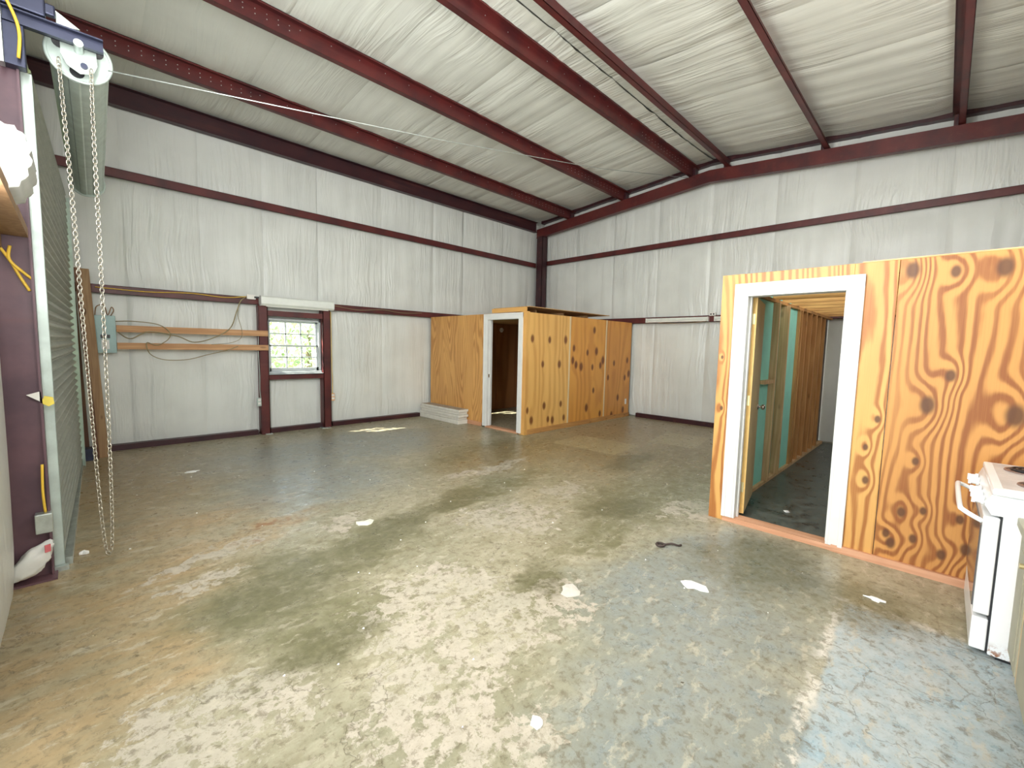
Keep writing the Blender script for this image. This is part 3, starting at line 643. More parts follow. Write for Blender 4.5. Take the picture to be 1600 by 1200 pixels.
# ------------------------------------------------------------------ timber post by the rolling door
t = thing('timber_post', 'brown timber post leaning beside the rolling door, in front of the breaker panel', 'post', (-8.64, -.32, 0), 'timber posts beside the rolling door')
MB().box(-8.66, -8.57, -.36, -.26, 0.0, 2.33, top=(-.085, 0)).build('board', M_POST, t, .003)
MB().box(-8.70, -8.662, -.40, -.26, 0.0, 2.33, top=(-.085, 0)).build('board', M_POSTD, t, .003)
t = thing('timber_post', 'taller dark timber stud rising behind the leaning post beside the rolling door', 'post', (-8.79, -.2, 0), 'timber posts beside the rolling door')
MB().box(-8.79, -8.74, -.24, -.12, 0, 3.12, top=(-.06, 0)).build('board', M_POSTD, t, .003)
o = MB().box(-8.80, -8.705, -.44, -.27, 0, .14).box(-8.82, -8.706, -.46, -.25, 0, .012).build('steel_shoe', M_NAVY, None, .003); tag(o, 'dark blue steel shoe on the floor beside the timber posts', 'bracket')

# ------------------------------------------------------------------ steel door jamb, rolling door
t = thing('door_jamb_column', 'wide purple-grey steel jamb column left of the galvanised door track', 'column', (-9.08, -3.86, 0))
MB().box(WX, -8.965, -3.87, -3.86, 0, 4.7).box(WX, WX+.01, -3.87, -3.80, 0, 4.7).box(-8.975, -8.965, -3.90, -3.80, 0, 4.7).build('channel', M_PURPLE, t)
box('base_clip', M_PURPLE, t, -9.14, -8.95, -3.97, -3.80, 0, .012)
o = MB().box(-9.09, -8.975, -5.3, -3.90, 2.08, 2.135).box(-9.09, -9.08, -5.3, -3.90, 2.0, 2.135).build('door_side_girt', M_POST); tag(o, 'brown girt end butting into the purple jamb column near the left photo edge', 'beam')

rd = thing('rolling_door', 'closed galvanised sheet rolling door with drum, tracks and hand chain', 'rolling door', (-8.905, -3.80, 0))
# corrugated curtain
n = 44; pitch = 3.12/n; pts = []; back = []
for i in range(n*6+1):
    z = 3.12*i/(n*6); x = -8.915+.014*max(-1, min(1, 1.6*math.sin(2*math.pi*i/6)))
    pts.append((x, z)); back.append((x-.002, z))
m = MB()
for i in range(len(pts)-1):
    a, b = pts[i], pts[i+1]
    m.add([(a[0]-.021, DY0-.02, a[1]), (a[0]+.016, DY1-.05, a[1]), (b[0]+.016, DY1-.05, b[1]), (b[0]-.021, DY0-.02, b[1])], [(0, 1, 2, 3)], 0, True)
m.build('curtain', M_CURT, rd)
box('bottom_bar', M_GALV, rd, -8.925, -8.885, DY0+.02, DY1-.02, .0, .05)
def track(y, s):
    return MB().box(-8.972, -8.918, y, y+s*.004, 0, 3.05).box(-8.972, -8.968, y, y+s*.07, 0, 3.05).box(-8.922, -8.918, y, y+s*.02, 0, 3.05).box(-8.985, -8.968, y-s*.012, y, 0, 3.05)
track(DY0-.025, 1).build('guide_track', M_GALVP, rd, .0015)
MB().box(-8.972, -8.862, DY1+.02, DY1+.025, 0, 3.05).box(-8.866, -8.862, DY1-.03, DY1+.025, 0, 3.05).box(-8.985, -8.968, DY1-.03, DY1+.025, 0, 3.05).build('guide_track', M_GALVP, rd, .0015)
box('track_clip', M_GALV, rd, -8.975, -8.90, -3.85, -3.81, .0, .03)
# coil and drum wheels
pr = []
for i in range(96):
    a = 2*math.pi*i/96; r = .132+(.007 if (i//6) % 2 else 0.0); pr.append((-8.71+r*math.cos(a), 3.245+r*math.sin(a)))
MB().prism(pr, 'y', -3.74, -.76).build('curtain_coil', M_GALVP, rd)
def wheel(y):
    m = MB(); N = 40; ro, ri = .185, .165
    c = (-8.71, 3.245)
    holes = [(a, .045) for a in (R(35), R(155), R(275))]
    m.cyl((c[0], y, c[1]), .15, 'y', .012, N)
    m.tube([(c[0]+.147*math.cos(2*math.pi*i/N), y+.004, c[1]+.147*math.sin(2*math.pi*i/N)) for i in range(N)], .010, 6, closed=True)
    m.cyl((c[0], y-.03, c[1]), .05, 'y', .03, 20)
    return m
wh = wheel(-3.80).build('drum_wheel', M_GALVP, rd)
for a in (35, 150, 262):
    MB().cyl((-8.71+.098*math.cos(R(a)), -3.803, 3.245+.098*math.sin(R(a))), .034, 'y', .002, 16).build('lightening_hole', M_BLACK, rd)
wheel(-.76).build('drum_wheel', M_GALVP, rd)
MB().cyl((-8.71, -3.98, 3.245), .022, 'y', 3.5, 12).build('axle', M_GALV, rd)
# hoist plate in front of the wheel, chain wheel behind it
MB().prism([(-8.79, 3.20), (-8.79, 3.32), (-8.635, 3.32), (-8.63, 3.19), (-8.65, 3.135), (-8.71, 3.115), (-8.765, 3.145)], 'y', -3.875, -3.868).build('hoist_plate', M_GALVP, rd, .002)
MB().cyl((-8.69, -3.885, 3.165), .017, 'y', .012, 12).build('plate_bolt', M_NAVY, rd)
# bracket arm holding the axle
MB().box(-9.16, -8.60, -3.93, -3.922, 3.245, 3.32).box(-9.16, -8.60, -3.96, -3.922, 3.315, 3.323).box(-9.16, -8.60, -3.96, -3.922, 3.245, 3.253).build('bracket_arm', M_NAVY, rd)
MB().box(-9.10, -8.84, -3.97, -3.90, 3.33, 3.45).box(-8.86, -8.80, -3.95, -3.91, 3.36, 3.42).build('hoist_gearbox', M_NAVY, rd, .008)
MB().box(-9.02, -8.93, -3.95, -3.88, 3.02, 3.245).build('bracket_plate', M_NAVY, rd, .004)
MB().box(-9.03, -9.01, -4.0, -3.93, 3.0, 3.6).build('bracket_angle', M_GALV, rd)
MB().prism([(-8.80, 3.335), (-8.70, 3.36), (-8.80, 3.42)], 'y', -3.90, -3.89).build('guide_plate', M_GALVP, rd)
# hand chain: two falls meeting near the floor
def chain_path():
    L_ = [(-8.80, -3.89, 3.15), (-8.78, -3.89, 2.4), (-8.765, -3.90, 1.6), (-8.75, -3.91, .9), (-8.735, -3.92, .35), (-8.722, -3.92, .12), (-8.705, -3.92, .075),
          (-8.69, -3.92, .16), (-8.68, -3.92, .5), (-8.672, -3.92, 1.2), (-8.668, -3.91, 2.0), (-8.665, -3.90, 2.8), (-8.66, -3.89, 3.15)]
    return spline(L_, 60)
P = chain_path(); step = .0235; acc = 0; last = P[0]; links = [(P[0], (P[1]-P[0]).normalized())]
for i in range(1, len(P)):
    acc += (P[i]-P[i-1]).length
    while acc >= step: acc -= step; links.append((P[i]-(P[i]-P[i-1]).normalized()*acc, (P[i]-P[i-1]).normalized()))
m = MB()
for i, (p, d) in enumerate(links):
    tw = R(35)+.35*math.sin(p.z*2.1)
    a = Vector((math.cos(tw), math.sin(tw), 0)) if i % 2 else Vector((-math.sin(tw), math.cos(tw), 0))
    a = (a-d*a.dot(d)).normalized()
    ring = []
    for k in range(10):
        an = 2*math.pi*k/10; ring.append(p+a*.0105*math.cos(an)+d*(.0115*math.sin(an)+(.005 if math.sin(an) > .1 else -.005 if math.sin(an) < -.1 else 0)))
    m.tube(ring, .0028, 5, closed=True)
o = m.build('hand_chain', plain('chain_steel', (.62, .58, .50), .3, .8), rd); o['kind'] = 'stuff'

rd.rotation_euler = (0, 0, -R(1.4))
box('door_lintel', M_NAVY, None, WX-.05, WX+.10, DY0-.02, DY1+.1, 3.05, 3.75); tag(bpy.data.objects['door_lintel'], 'dark steel lintel behind the coil of the rolling door', 'beam')
# yellow cords and tag
o = MB().tube(spline([(-9.1, -3.92, 2.03), (-9.05, -3.9, 1.93), (-9.02, -3.89, 1.85), (-8.985, -3.89, 1.77)], 5), .008, 6).tube(spline([(-9.05, -3.9, 2.02), (-9.055, -3.91, 1.94), (-9.0, -3.9, 1.87), (-8.97, -3.885, 1.84)], 5), .008, 6).build('yellow_cord', M_YEL); tag(o, 'crossed yellow cord tied over the purple column at head height', 'cord', 'yellow cords')
o = MB().tube(spline([(-8.985, -3.905, .72), (-8.99, -3.91, .55), (-8.985, -3.905, .42)], 5), .007, 6).build('yellow_cord', M_YEL); tag(o, 'short yellow cord entering the box at the foot of the track', 'cord', 'yellow cords')
m = MB()
for z in (3.56, 3.44): m.tube(spline([(-9.06, -4.02, z), (-9.03, -4.04, z-.05), (-9.0, -4.02, z-.02), (-9.03, -4.03, z+.04), (-9.06, -4.02, z)], 5), .009, 6)
m.tube(spline([(-9.03, -4.02, 3.42), (-8.97, -4.0, 3.28), (-8.95, -3.99, 3.18), (-8.96, -3.98, 3.05)], 5), .008, 6)
o = m.build('yellow_cord', M_YEL); tag(o, 'yellow cord coiled around the hoist bracket at the top left', 'cord', 'yellow cords')
t = thing('lockout_tag', 'white bracket and yellow plastic tag on the galvanised track at chest height', 'tag', (-8.99, -3.9, 1.12))
MB().prism([(-9.03, 1.15), (-8.97, 1.17), (-8.965, 1.10)], 'y', -3.90, -3.893).build('bracket', M_PLASTIC, t)
MB().prism([(-8.975, 1.10), (-8.955, 1.14), (-8.92, 1.13), (-8.915, 1.09), (-8.94, 1.075)], 'y', -3.90, -3.885).build('plastic_tag', plain('yellow_plastic', (.85, .68, .1), .5), t)
o = box('conduit_box', M_GALV, None, -9.03, -8.955, -3.95, -3.88, .30, .42, bevel=.004); tag(o, 'small galvanised box at the foot of the door track', 'junction box')
# white sack
m = MB(); V = []; F = []; nu, nv = 28, 18
for j in range(nv+1):
    th = math.pi*j/nv
    for i in range(nu):
        ph = 2*math.pi*i/nu; q = Vector((math.sin(th)*math.cos(ph), math.sin(th)*math.sin(ph), math.cos(th)))
        k = 1+.22*noise.noise(q*2.3+Vector((5, 1, 2)))
        s_ = lambda v: math.copysign(abs(v)**.7, v)
        x, y, z = s_(q.x)*.085*k, s_(q.y)*.06*k, s_(q.z)*.085*k
        V.append((-9.05+x+.25*z, -3.94+y-.05*x, max(.014, .135+z+.5*x)))
for j in range(nv):
    for i in range(nu): F.append((j*nu+i, j*nu+(i+1) % nu, (j+1)*nu+(i+1) % nu, (j+1)*nu+i))
t = thing('white_sack', 'crumpled white plastic sack with pink print against the column foot', 'sack', (-9.045, -3.99, 0))
m.add(V, F, 0, True).build('bag', M_PAPER, t)
MB().box(-8.995, -8.968, -4.01, -4.005, .20, .245, rot=.5).build('pink_print', M_PINK, t)
# pleated insulation roll hanging from the girt
V = []; F = []; nx, nyy = 40, 16
for j in range(nyy+1):
    yy = -4.60-.34*j/nyy
    for i in range(nx):
        a = 2*math.pi*i/nx; r = 1+.16*abs(math.sin(a*7))+.05*noise.noise(Vector((a, yy*3, 1)))
        V.append((-8.985+.075*r*math.cos(a), yy, 2.245+.12*r*math.sin(a)+.03*math.cos(a)))
for j in range(nyy):
    for i in range(nx): F.append((j*nx+i, j*nx+(i+1) % nx, (j+1)*nx+(i+1) % nx, (j+1)*nx+i))
F.append(tuple(range(nx))); F.append(tuple(nyy*nx+i for i in range(nx))[::-1])
o = MB().add(V, F, 0, True).build('insulation_roll', plain('roll_vinyl', (.52, .53, .50), .4)); tag(o, 'pleated roll of white insulation resting on the girt at the left photo edge', 'insulation')

# ------------------------------------------------------------------ first plywood room (far corner)
RX, RYY, RH = -3.47, -2.77, 2.09
r1 = thing('plywood_room', 'smaller plywood room in the far corner with an open white-framed doorway', 'room', (-1.7, -1.4, 0), 'plywood rooms')
def sheets(mat, *a, **k): return MB().box(*a).build('plywood_sheet', mat, r1, .002)
dL, dR, dT = -1.78, -2.62, 2.0
sheets(M_PLY1L, RX, RX+.012, -.003, -1.22, .06, RH); sheets(M_PLY1L, RX, RX+.012, -1.224, dL+.09-.02, .06, RH)
sheets(M_PLY1L, RX, RX+.012, dL+.06, dR-.06, dT+.0, RH+.0)
sheets(M_PLY1A, RX, RX+.012, dR-.03, RYY, .0, RH+.01)
for (a, b, mt) in ((RX+.013, -2.275, M_PLY1A), (-2.255, -1.05, M_PLY1B), (-1.03, -.02, M_PLY1C)): sheets(mt, a, b, RYY, RYY+.012, .05, RH)
for xx in (-2.265, -1.04): box('joint_batten', M_CABP, r1, xx-.02, xx+.02, RYY-.005, RYY, .08, RH)
box('corner_board', M_PLY1A, r1, RX-.006, RX+.075, RYY-.012, RYY, .0, RH+.012)
box('base_plate', M_PLATEX, r1, RX+.06, -.02, RYY-.02, RYY, 0, .085); box('base_plate', M_PLATE, r1, RX-.018, RX, -.01, dL+.1, 0, .075)
box('threshold', M_PLATE, r1, RX-.01, RX+.1, dL, dR, 0, .03)
# framing inside
for y in (-.45, -.9, -1.35, dL+.02, dR-.06, RYY+.015): box('stud', M_STUDR, r1, RX+.013, RX+.10, y, y+.038, .03, RH-.05)
for x in (-3.0, -2.5, -2.0, -1.5, -1.0, -.5): box('stud', M_STUDR, r1, x, x+.038, RYY+.013, RYY+.1, .03, RH-.05)
box('ceiling_sheet', M_PLYFLAT, r1, RX+.013, -.02, RYY+.013, -.003, RH-.04, RH-.01)
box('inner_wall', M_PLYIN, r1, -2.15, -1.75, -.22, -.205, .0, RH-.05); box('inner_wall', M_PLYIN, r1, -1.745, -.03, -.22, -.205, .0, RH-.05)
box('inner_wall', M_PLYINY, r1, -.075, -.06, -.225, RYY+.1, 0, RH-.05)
MB().cyl((-1.62, -.22, 1.895), .055, 'y', -.02, 18).cyl((-1.62, -.24, 1.895), .03, 'y', -.03, 14).build('lamp_holder', M_PLASTIC, r1)
# casing
def casing_x(par, x, yL, yR, zt, zb, w_, d=.018, bot=0.02):
    """door casing on a wall whose face is x; opening between yL (higher) and yR"""
    for a, b in ((yL+w_, yL), (yR, yR-w_)): MB().box(x-d, x, b, a, bot, zt+w_).box(x-d-.006, x-d, b+(w_-.03 if a > yL else 0), b+(w_ if a > yL else .03), bot, zt+w_).build('casing_board', M_WHITE, par, .003)
    MB().box(x-d-.001, x, yR-w_, yL+w_, zt, zt+w_).box(x-d-.007, x-d, yR-w_, yL+w_, zt+w_-.03, zt+w_).build('casing_board', M_WHITE, par, .003)
    for a, b in ((yL, yL-.018), (yR+.018, yR)): MB().box(x-d+.004, x+.115, b, a, bot, zt).box(x+.05, x+.085, b-(.012 if a == yL else -.018), b+(.0 if a == yL else .03), bot, zt).build('jamb_board', M_WHITE, par, .002)
    MB().box(x-d+.004, x+.115, yR+.018, yL-.018, zt-.018, zt).build('jamb_board', M_WHITE, par, .002)
casing_x(r1, RX, dL-.02, dR+.0, dT, 0, .085)
box('strike_plate', M_NICKEL, r1, RX+.02, RX+.05, dL-.043, dL-.036, .93, .99)
box('outlet_plate', M_PLASTIC, r1, -.2, -.13, RYY-.006, RYY-.0005, .28, .40, bevel=.002)
# loose sheets on top
t = thing('loose_plywood_sheet', 'loose thin plywood sheet on sleepers lying on top of the corner room', 'plywood sheet', (-2.2, -2.3, RH+.02))
MB().box(RX+.06, -.98, RYY-.02, -1.9, RH+.088, RH+.10).build('sheet', M_PLYFLAT, t)
for x in (-2.9, -2.1, -1.3): box('sleeper', M_STUD, t, x, x+.04, -2.45, -1.95, RH+.0, RH+.087)
o = MB().box(RX+.012, RX+.05, -2.74, -1.9, RH+.012, RH+.085).build('roof_curb', M_PLY1A); tag(o, 'short plywood curb strip standing on the corner room above its doorway', 'board')

# stack of painted boards
zz = 0
labs = ['bottom', 'second from bottom', 'middle', 'second from top', 'topmost']
for i, (h, dx, dy) in enumerate(((.082, -.012, .012), (.048, .012, .03), (.050, -.010, -.012), (.048, .012, .02), (.050, -.006, -.01))):
    mt = [M_WSTACK, M_TOPDIRT]
    m = MB().box(-3.725+dx, -3.50, -1.31+dy, -.02+dy*2, zz+.001, zz+h)
    if i == 4: m.mi = [0, 1, 0, 0, 0, 0]
    o = m.build('painted_board', mt, None, .006); zz += h+.0015
    tag(o, '%s white painted board in the stack on the floor against the plywood room' % labs[i], 'board', 'stack of white painted boards')

# ------------------------------------------------------------------ second plywood room (right, unfinished inside)
X2, XI, H2 = -4.785, -4.665, 2.158
r2o = thing('plywood_room', 'larger golden plywood room at right, open door showing bare studs inside', 'room', (-2.4, -7.5, 0), 'plywood rooms')
def S2(mat, *a): return MB().box(*a).build('plywood_sheet', mat, r2o, .0015)
oL, oR, oT = -6.535, -7.250, 1.985; c_ = .085
S2(M_PLY2L, X2, X2+.015, -6.345, oL+.01, .0, H2); S2(M_PLY2L, X2, X2+.015, oR-.01, -7.503, .055, H2-.004)
S2(M_PLY2L, X2, X2+.015, oL+.0095, oR-.0095, oT+.01, H2-.002)
S2(M_PLY2R, X2, X2+.015, -7.507, -8.69, .055, H2-.006)
box('base_plate', M_PLATE, r2o, X2-.022, XI, oR-.01, -8.69, 0, .054); box('threshold', M_PLATE, r2o, X2-.01, XI, oL+.07, oR-.009, 0, .042)
casing_x(r2o, X2, oL-.01, oR+.01, oT, 0, .088, bot=.043)
box('top_plate', M_STUD, r2o, X2+.016, XI, -6.35, -8.69, H2-.09, H2-.01)
for y in (-6.36, -7.32, -7.7, -8.1, -8.5): box('stud', M_STUD, r2o, X2+.016, XI, y-.038, y, .0, H2-.09)
# left wall of the room: studs on a plate, foam and plywood sheathing outside
yS0, yS1 = -6.415, -6.355
box('base_plate', M_STUD, r2o, XI+.001, -.02, yS0, yS1, 0, .038); box('top_plate', M_STUDR, r2o, XI+.001, -.02, yS0, yS1, 2.05, 2.084)
for i, x in enumerate((-4.3, -3.32, -2.90, -2.24, -2.12, -1.86, -1.55, -1.22, -.90, -.60)):
    box('stud', M_STUD if i < 3 else M_STUDR, r2o, x, x+.04, yS0-(.001 if x < -4 else .030 if x < -2.3 else .004), yS1, .039, 2.05, bevel=.002)
box('blocking', M_STUD, r2o, -3.66, -3.325, yS0-.02, yS1, 1.16, 1.2)
foam = lambda a, b: box('foam_panel', M_FOAM, r2o, a, b, yS1+.0005, yS1+.014, .01, 2.15)
foam(X2+.02, -3.52); foam(-3.515, -2.12)
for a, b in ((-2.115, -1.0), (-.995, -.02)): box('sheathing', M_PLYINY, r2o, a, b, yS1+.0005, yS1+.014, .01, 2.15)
box('foam_panel', M_FOAM, r2o, -2.86, -2.24, yS0+.03, yS0+.05, .04, 2.05); box('foam_panel', M_FOAM, r2o, -4.62, -3.34, yS0+.03, yS0+.05, .04, 2.05)
# joists and deck
for i in range(11):
    x = -4.5+.41*i
    box('joist', M_JOIST, r2o, x, x+.038, -8.69, yS1, 2.085, 2.15)
box('roof_deck', M_JOIST, r2o, X2+.02, -3.4, -8.69, yS1+.012, 2.151, 2.158)
box('roof_edge_board', M_CABE, r2o, X2+.02, X2+.9, -8.69, -7.3, 2.159, 2.167)
# door leaf
hp = Vector((-4.652, -6.550)); dd = Vector((.70, .125)).normalized(); nn = Vector((dd.y, -dd.x))
def leafbox(a0, a1, t0, t1, z0, z1, m=None):
    q = [hp+dd*a0+nn*t0, hp+dd*a1+nn*t0, hp+dd*a1+nn*t1, hp+dd*a0+nn*t1]
    return (m or MB()).add([(p.x, p.y, z) for z in (z0, z1) for p in q], [(3, 2, 1, 0), (4, 5, 6, 7), (0, 1, 5, 4), (1, 2, 6, 5), (2, 3, 7, 6), (3, 0, 4, 7)])
dr = leafbox(.002, .68, .0, .045, .055, 1.97).build('door', M_DOOR, r2o, .0015)
leafbox(-.001, .0018, .0, .045, .055, 1.97).build('door_edge', M_DOORE, dr)
kp = hp+dd*.615+nn*.045
m = MB(); 
for s0, r0, r1_ in ((0, .028, .026), (.008, .011, .011), (.03, .02, .028), (.042, .028, .028), (.055, .028, .018)): pass
prof = [(0, .029), (.008, .027), (.009, .011), (.03, .011), (.034, .022), (.044, .028), (.056, .026), (.064, .012), (.066, .0)]
ex, ez = Vector((dd.x, dd.y, 0)), Vector((0, 0, 1)); nz = Vector((nn.x, nn.y, 0)); base = Vector((kp.x, kp.y, .96)); V = []; F = []
for (s0, r0) in prof:
    for k in range(16): V.append(base+nz*s0+ex*r0*math.cos(2*math.pi*k/16)+ez*r0*math.sin(2*math.pi*k/16))
for j in range(len(prof)-1):
    for k in range(16): F.append((j*16+k, j*16+(k+1) % 16, (j+1)*16+(k+1) % 16, (j+1)*16+k))
m.add(V, F, 0, True).build('knob', M_NICKEL, dr)
for z in (.25, 1.03, 1.74):
    hm = leafbox(-.006, .0, -.002, .033, z, z+.09); leafbox(-.012, -.0, -.012, -.001, z, z+.09, hm)
    hm.build('hinge', M_BRASS, dr)

# ------------------------------------------------------------------ stove
sx0, sx1, sy0, sy1, sh = -5.66, -4.90, -8.03, -8.66, .862
st = thing('electric_stove', 'white free-standing electric stove with coil burners against the plywood wall', 'stove', (-5.28, -8.35, 0))
M_RUST = NT('rusty_enamel'); c = M_RUST.co(); zc = M_RUST.n('ShaderNodeSeparateXYZ', {0: c}).node.outputs[2]
rm = M_RUST.math('MULTIPLY', M_RUST.ramp(zc, .02, .10, 1, 0), M_RUST.ramp(M_RUST.noise(c, 30, 4, .7), .45, .55))
sp = M_RUST.ramp(M_RUST.n('ShaderNodeTexVoronoi', {'Vector': c, 'Scale': 14.0}), .04, .08, .5, 0)
M_RUST.set('Base Color', M_RUST.mix(rm, M_RUST.mix(sp, (.82, .85, .88), (.4, .38, .36)), (.30, .12, .05))); M_RUST.set('Roughness', .3)
box('body', M_RUST.m, st, sx0, sx1, sy0, sy1, .02, sh-.035, bevel=.004)
MB().box(sx0+.02, sx1-.02, sy0-.03, sy1, 0, .02).build('foot_rail', M_BLACK, st)
ct = box('cooktop', M_ENAMEL, st, sx0-.012, sx1+.012, -7.985, sy1, sh-.033, sh, bevel=.008)
M_SCRT = plain('dirty_cooktop', (.56, .54, .53), .3, 0, .12, 10)
box('cooktop_pan', M_SCRT, st, sx0+.02, sx1-.02, -8.02, sy1+.04, sh, sh+.002)
MB().prism([(-7.985, sh-.035), (-7.965, sh-.09), (-7.99, sh-.135), (-8.03, sh-.135), (-8.03, sh-.035)], 'x', sx0+.003, sx1-.003).build('control_panel', M_ENAMEL, st, .003)
for i, x in enumerate((-5.57, -5.45, -5.33, -5.11, -4.99)):
    k = MB().cyl((x, -7.966, sh-.088), .024, 'y', .012, 16).cyl((x, -7.956, sh-.088), .019, 'y', .024, 12, r2=.016).box(x-.005, x+.005, -7.935, -7.922, sh-.106, sh-.07)
    k.build('knob', M_ENAMEL, st)
od = box('oven_door', M_ENAMEL, st, sx0+.004, sx1-.004, -7.965, -8.022, .215, .715, bevel=.006)
M_OG = plain('oven_glass', (.10, .09, .09), .08, 0, .1); box('oven_glass', M_OG, od, sx0+.03, sx1-.03, -7.959, -7.9655, .24, .66)
MB().tube(spline([(sx0+.03, -7.965, .68), (sx0+.032, -7.925, .70), (sx0+.05, -7.895, .715), (sx0+.09, -7.885, .72), (-5.28, -7.883, .72), (sx1-.09, -7.885, .72), (sx1-.05, -7.895, .715), (sx1-.032, -7.925, .70), (sx1-.03, -7.965, .68)], 5), .012, 8).build('handle', M_ENAMEL, od)
box('drawer', M_ENAMEL, st, sx0+.004, sx1-.004, -7.965, -8.022, .03, .195, bevel=.005)
box('seal_gap', M_BLACK, st, sx0+.01, sx1-.01, -8.02, -8.034, .03, .72)
for (bx, by, br) in ((-5.48, -8.17, .075), (-5.09, -8.17, .095), (-5.48, -8.46, .095), (-5.09, -8.46, .075)):
    b = MB()
    b.tube([(bx+(br+.015)*math.cos(a*math.pi/12), by+(br+.015)*math.sin(a*math.pi/12), sh+.004) for a in range(24)], .006, 6, closed=True)
    b.cyl((bx, by, sh+.0021), br+.012, 'z', .0015, 24)
    b.build('drip_pan', plain('drip_chrome', (.3, .22, .2), .35, .6), st)
    MB().tube([(bx+(.02+(br-.02)*i/72)*math.cos(i*.2618*1.2), by+(.02+(br-.02)*i/72)*math.sin(i*.2618*1.2), sh+.013) for i in range(73)], .0058, 6).build('burner_coil', M_BLACK, st)
MB().box(sx0, sx1, sy1, sy1+.05, sh, sh+.16).build('backguard', M_ENAMEL, st, .01)

# ------------------------------------------------------------------ base cabinet
cb = thing('base_cabinet', 'low wooden base cabinet nearest the camera beside the stove', 'cabinet', (-6.3, -8.4, 0))
cx0, cx1, cy = -6.95, -5.69, -8.095
box('carcass', M_CABO, cb, cx0, cx1, cy-.02, -8.66, .09, .70); box('toe_kick', M_CABP, cb, cx0+.01, cx1-.01, cy-.07, -8.66, 0, .09)
for a, b in ((cx1-.03, cx1), (-6.04, -5.985), (-6.53, -6.48), (cx0, cx0+.04)): box('face_stile', M_CABE if b == cx1 else M_CABP, cb, a, b, cy+.004, cy-.02, .09, .70, bevel=.002)
for z in (.09, .66): box('face_rail', M_CABP, cb, cx0+.04, cx1-.04, cy-.001, cy-.02, z, z+.04)
for a, b in ((-5.98, -5.725), (-6.475, -6.045), (cx0+.045, -6.535)):
    d = box('cabinet_door', M_CABO, cb, a, b, cy+.008, cy, .11, .68, bevel=.003); box('door_panel', M_CABO, d, a+.05, b-.05, cy+.010, cy+.0075, .16, .63)
    MB().cyl((a+.03, cy+.008, .60), .012, 'y', .02, 12).build('knob', M_BRASS, d)
box('countertop', M_CABO, cb, cx0-.01, cx1+.012, cy+.022, -8.67, .705, .745, bevel=.004)

# ------------------------------------------------------------------ bits on the floor
def scrap(name, label, cx, cy_, r, m, seed, cat='scrap', h=.006, grp='scraps on the floor', sx=1.0):
    rnd = random.Random(seed); n_ = 11; pts = []
    for i in range(n_):
        a = 2*math.pi*i/n_; q = r*(.5+.6*rnd.random()); pts.append((cx+q*math.cos(a)*sx, cy_+q*math.sin(a)))
    V = [(cx, cy_, h*2)]+[(x, y, h*rnd.random()+.002) for x, y in pts]+[(x, y, .0005) for x, y in pts]
    F = [(0, 1+i, 1+(i+1) % n_) for i in range(n_)]+[(1+i, 1+(i+1) % n_, 1+n_+(i+1) % n_, 1+n_+i) for i in range(n_)]+[tuple(range(1+n_, 1+2*n_))[::-1]]
    return tag(MB().add(V, F).build(name, m), label, cat, grp)
scrap('paper_scrap', 'torn cream paper scrap on the floor left of the photo centre', -7.157, -4.424, .075, plain('cream_paper', (.78, .76, .66), .8), 2)
scrap('paper_scrap', 'larger torn white paper scrap on the grey floor before the golden room', -6.08, -6.75, .085, M_PAPER, 5, sx=.7)
scrap('paper_scrap', 'small white torn scrap between golden room and stove', -5.40, -7.58, .06, M_PAPER, 9, sx=.6)
scrap('paper_scrap', 'small white scrap on the dark floor inside the golden room', -4.11, -6.81, .035, M_PAPER, 4)
scrap('plaster_crumb', 'white plaster crumb near the bottom centre of the photo', -7.57, -6.72, .035, M_PAPER, 12, h=.01)
scrap('paper_scrap', 'tiny white scrap on the floor between chain and window', -7.934, -1.775, .05, M_PAPER, 15, sx=1.4)
scrap('plaster_crumb', 'white plaster lump at the foot of the galvanised door track', -8.83, -3.63, .03, M_PAPER, 17, h=.014)
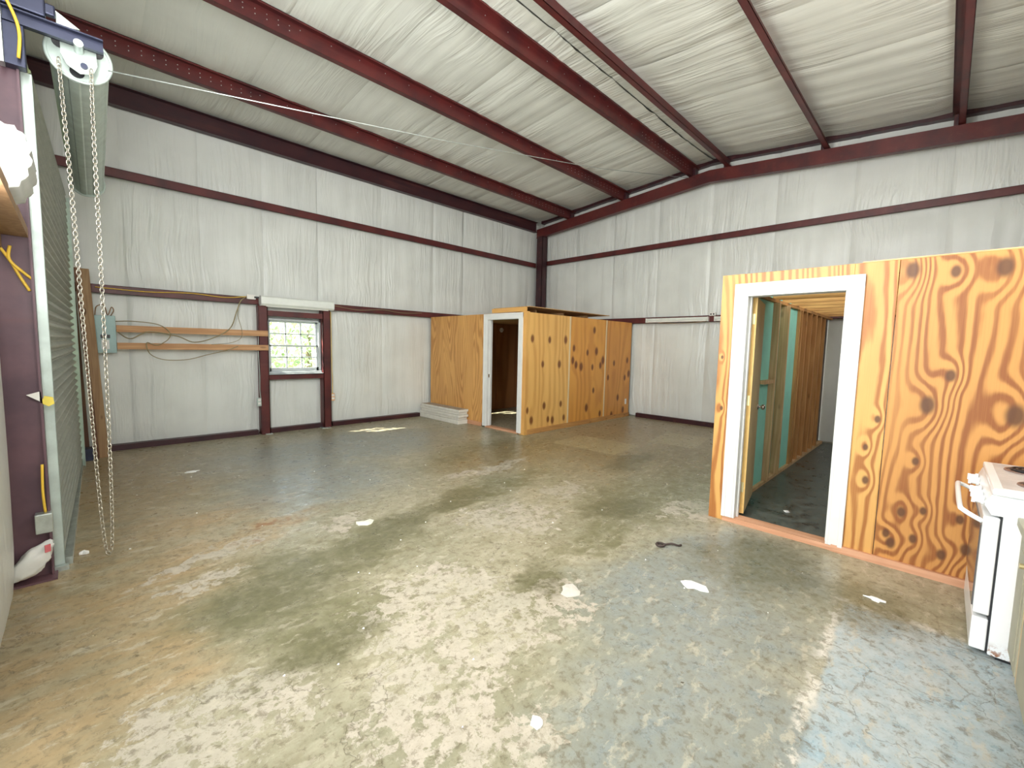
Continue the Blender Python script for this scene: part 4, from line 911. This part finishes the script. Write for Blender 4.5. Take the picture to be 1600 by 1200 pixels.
scrap('concrete_flake', 'flat raised concrete flake on the floor centre right', -6.70, -6.24, .085, plain('flake', (.55, .52, .46), .7), 21, h=.004)
m = MB().tube([(-5.70+.028*math.cos(a*math.pi/8), -6.33+.028*math.sin(a*math.pi/8), .012) for a in range(16)], .009, 6, closed=True).tube(spline([(-5.675, -6.35, .012), (-5.63, -6.39, .016), (-5.61, -6.43, .01), (-5.58, -6.44, .008)], 4), .008, 6)
tag(m.build('pipe_strap', plain('rusty_iron', (.07, .05, .045), .6, .4)), 'dark iron ring with a bent tail lying on the floor near the golden room', 'hardware')
rnd = random.Random(3)
m = MB()
for i in range(70):
    x, y = rnd.uniform(-8.7, -4.9), rnd.uniform(-7.9, -.6)
    s = rnd.uniform(.003, .009); m.add([(x-s, y, .0005), (x, y-s, .0005), (x+s*.8, y+s*.3, .0005), (x, y, s*.8)], [(0, 1, 3), (1, 2, 3), (2, 0, 3)])
o = m.build('floor_grit', M_PAPER); tag(o, 'tiny pale chips of paint and plaster scattered over the concrete floor', 'debris', kind='stuff')

# ------------------------------------------------------------------ outside: trees beyond the window
def tree(x, y, h, r, seed, label):
    t = thing('tree', label, 'tree', (x, y, -.13), 'trees outside the window')
    MB().cyl((x, y, -.13), .16, 'z', h*.6, 10, r2=.08).build('trunk', M_BARK, t)
    rnd = random.Random(seed); m = MB()
    for i in range(900):
        a, b, q = rnd.uniform(0, 6.28), rnd.uniform(-1, 1), rnd.random()**.4
        s = math.sqrt(1-b*b); p = Vector((x+r*q*s*math.cos(a), y+r*q*s*math.sin(a), h*.5+h*.48*q*b)); 
        u = Vector((rnd.uniform(-1, 1), rnd.uniform(-1, 1), rnd.uniform(-1, 1))).normalized()*.14; v = u.orthogonal().normalized()*.07
        m.add([p-u, p+v, p+u, p-v], [(0, 1, 2, 3)])
    o = m.build('foliage', M_LEAF, t); o['kind'] = 'stuff'
tree(-4.9, 7.5, 2.9, 2.0, 1, 'low leafy tree seen through the left panes of the window')
tree(-1.8, 11.5, 3.6, 2.4, 2, 'low leafy tree seen through the right panes of the window')
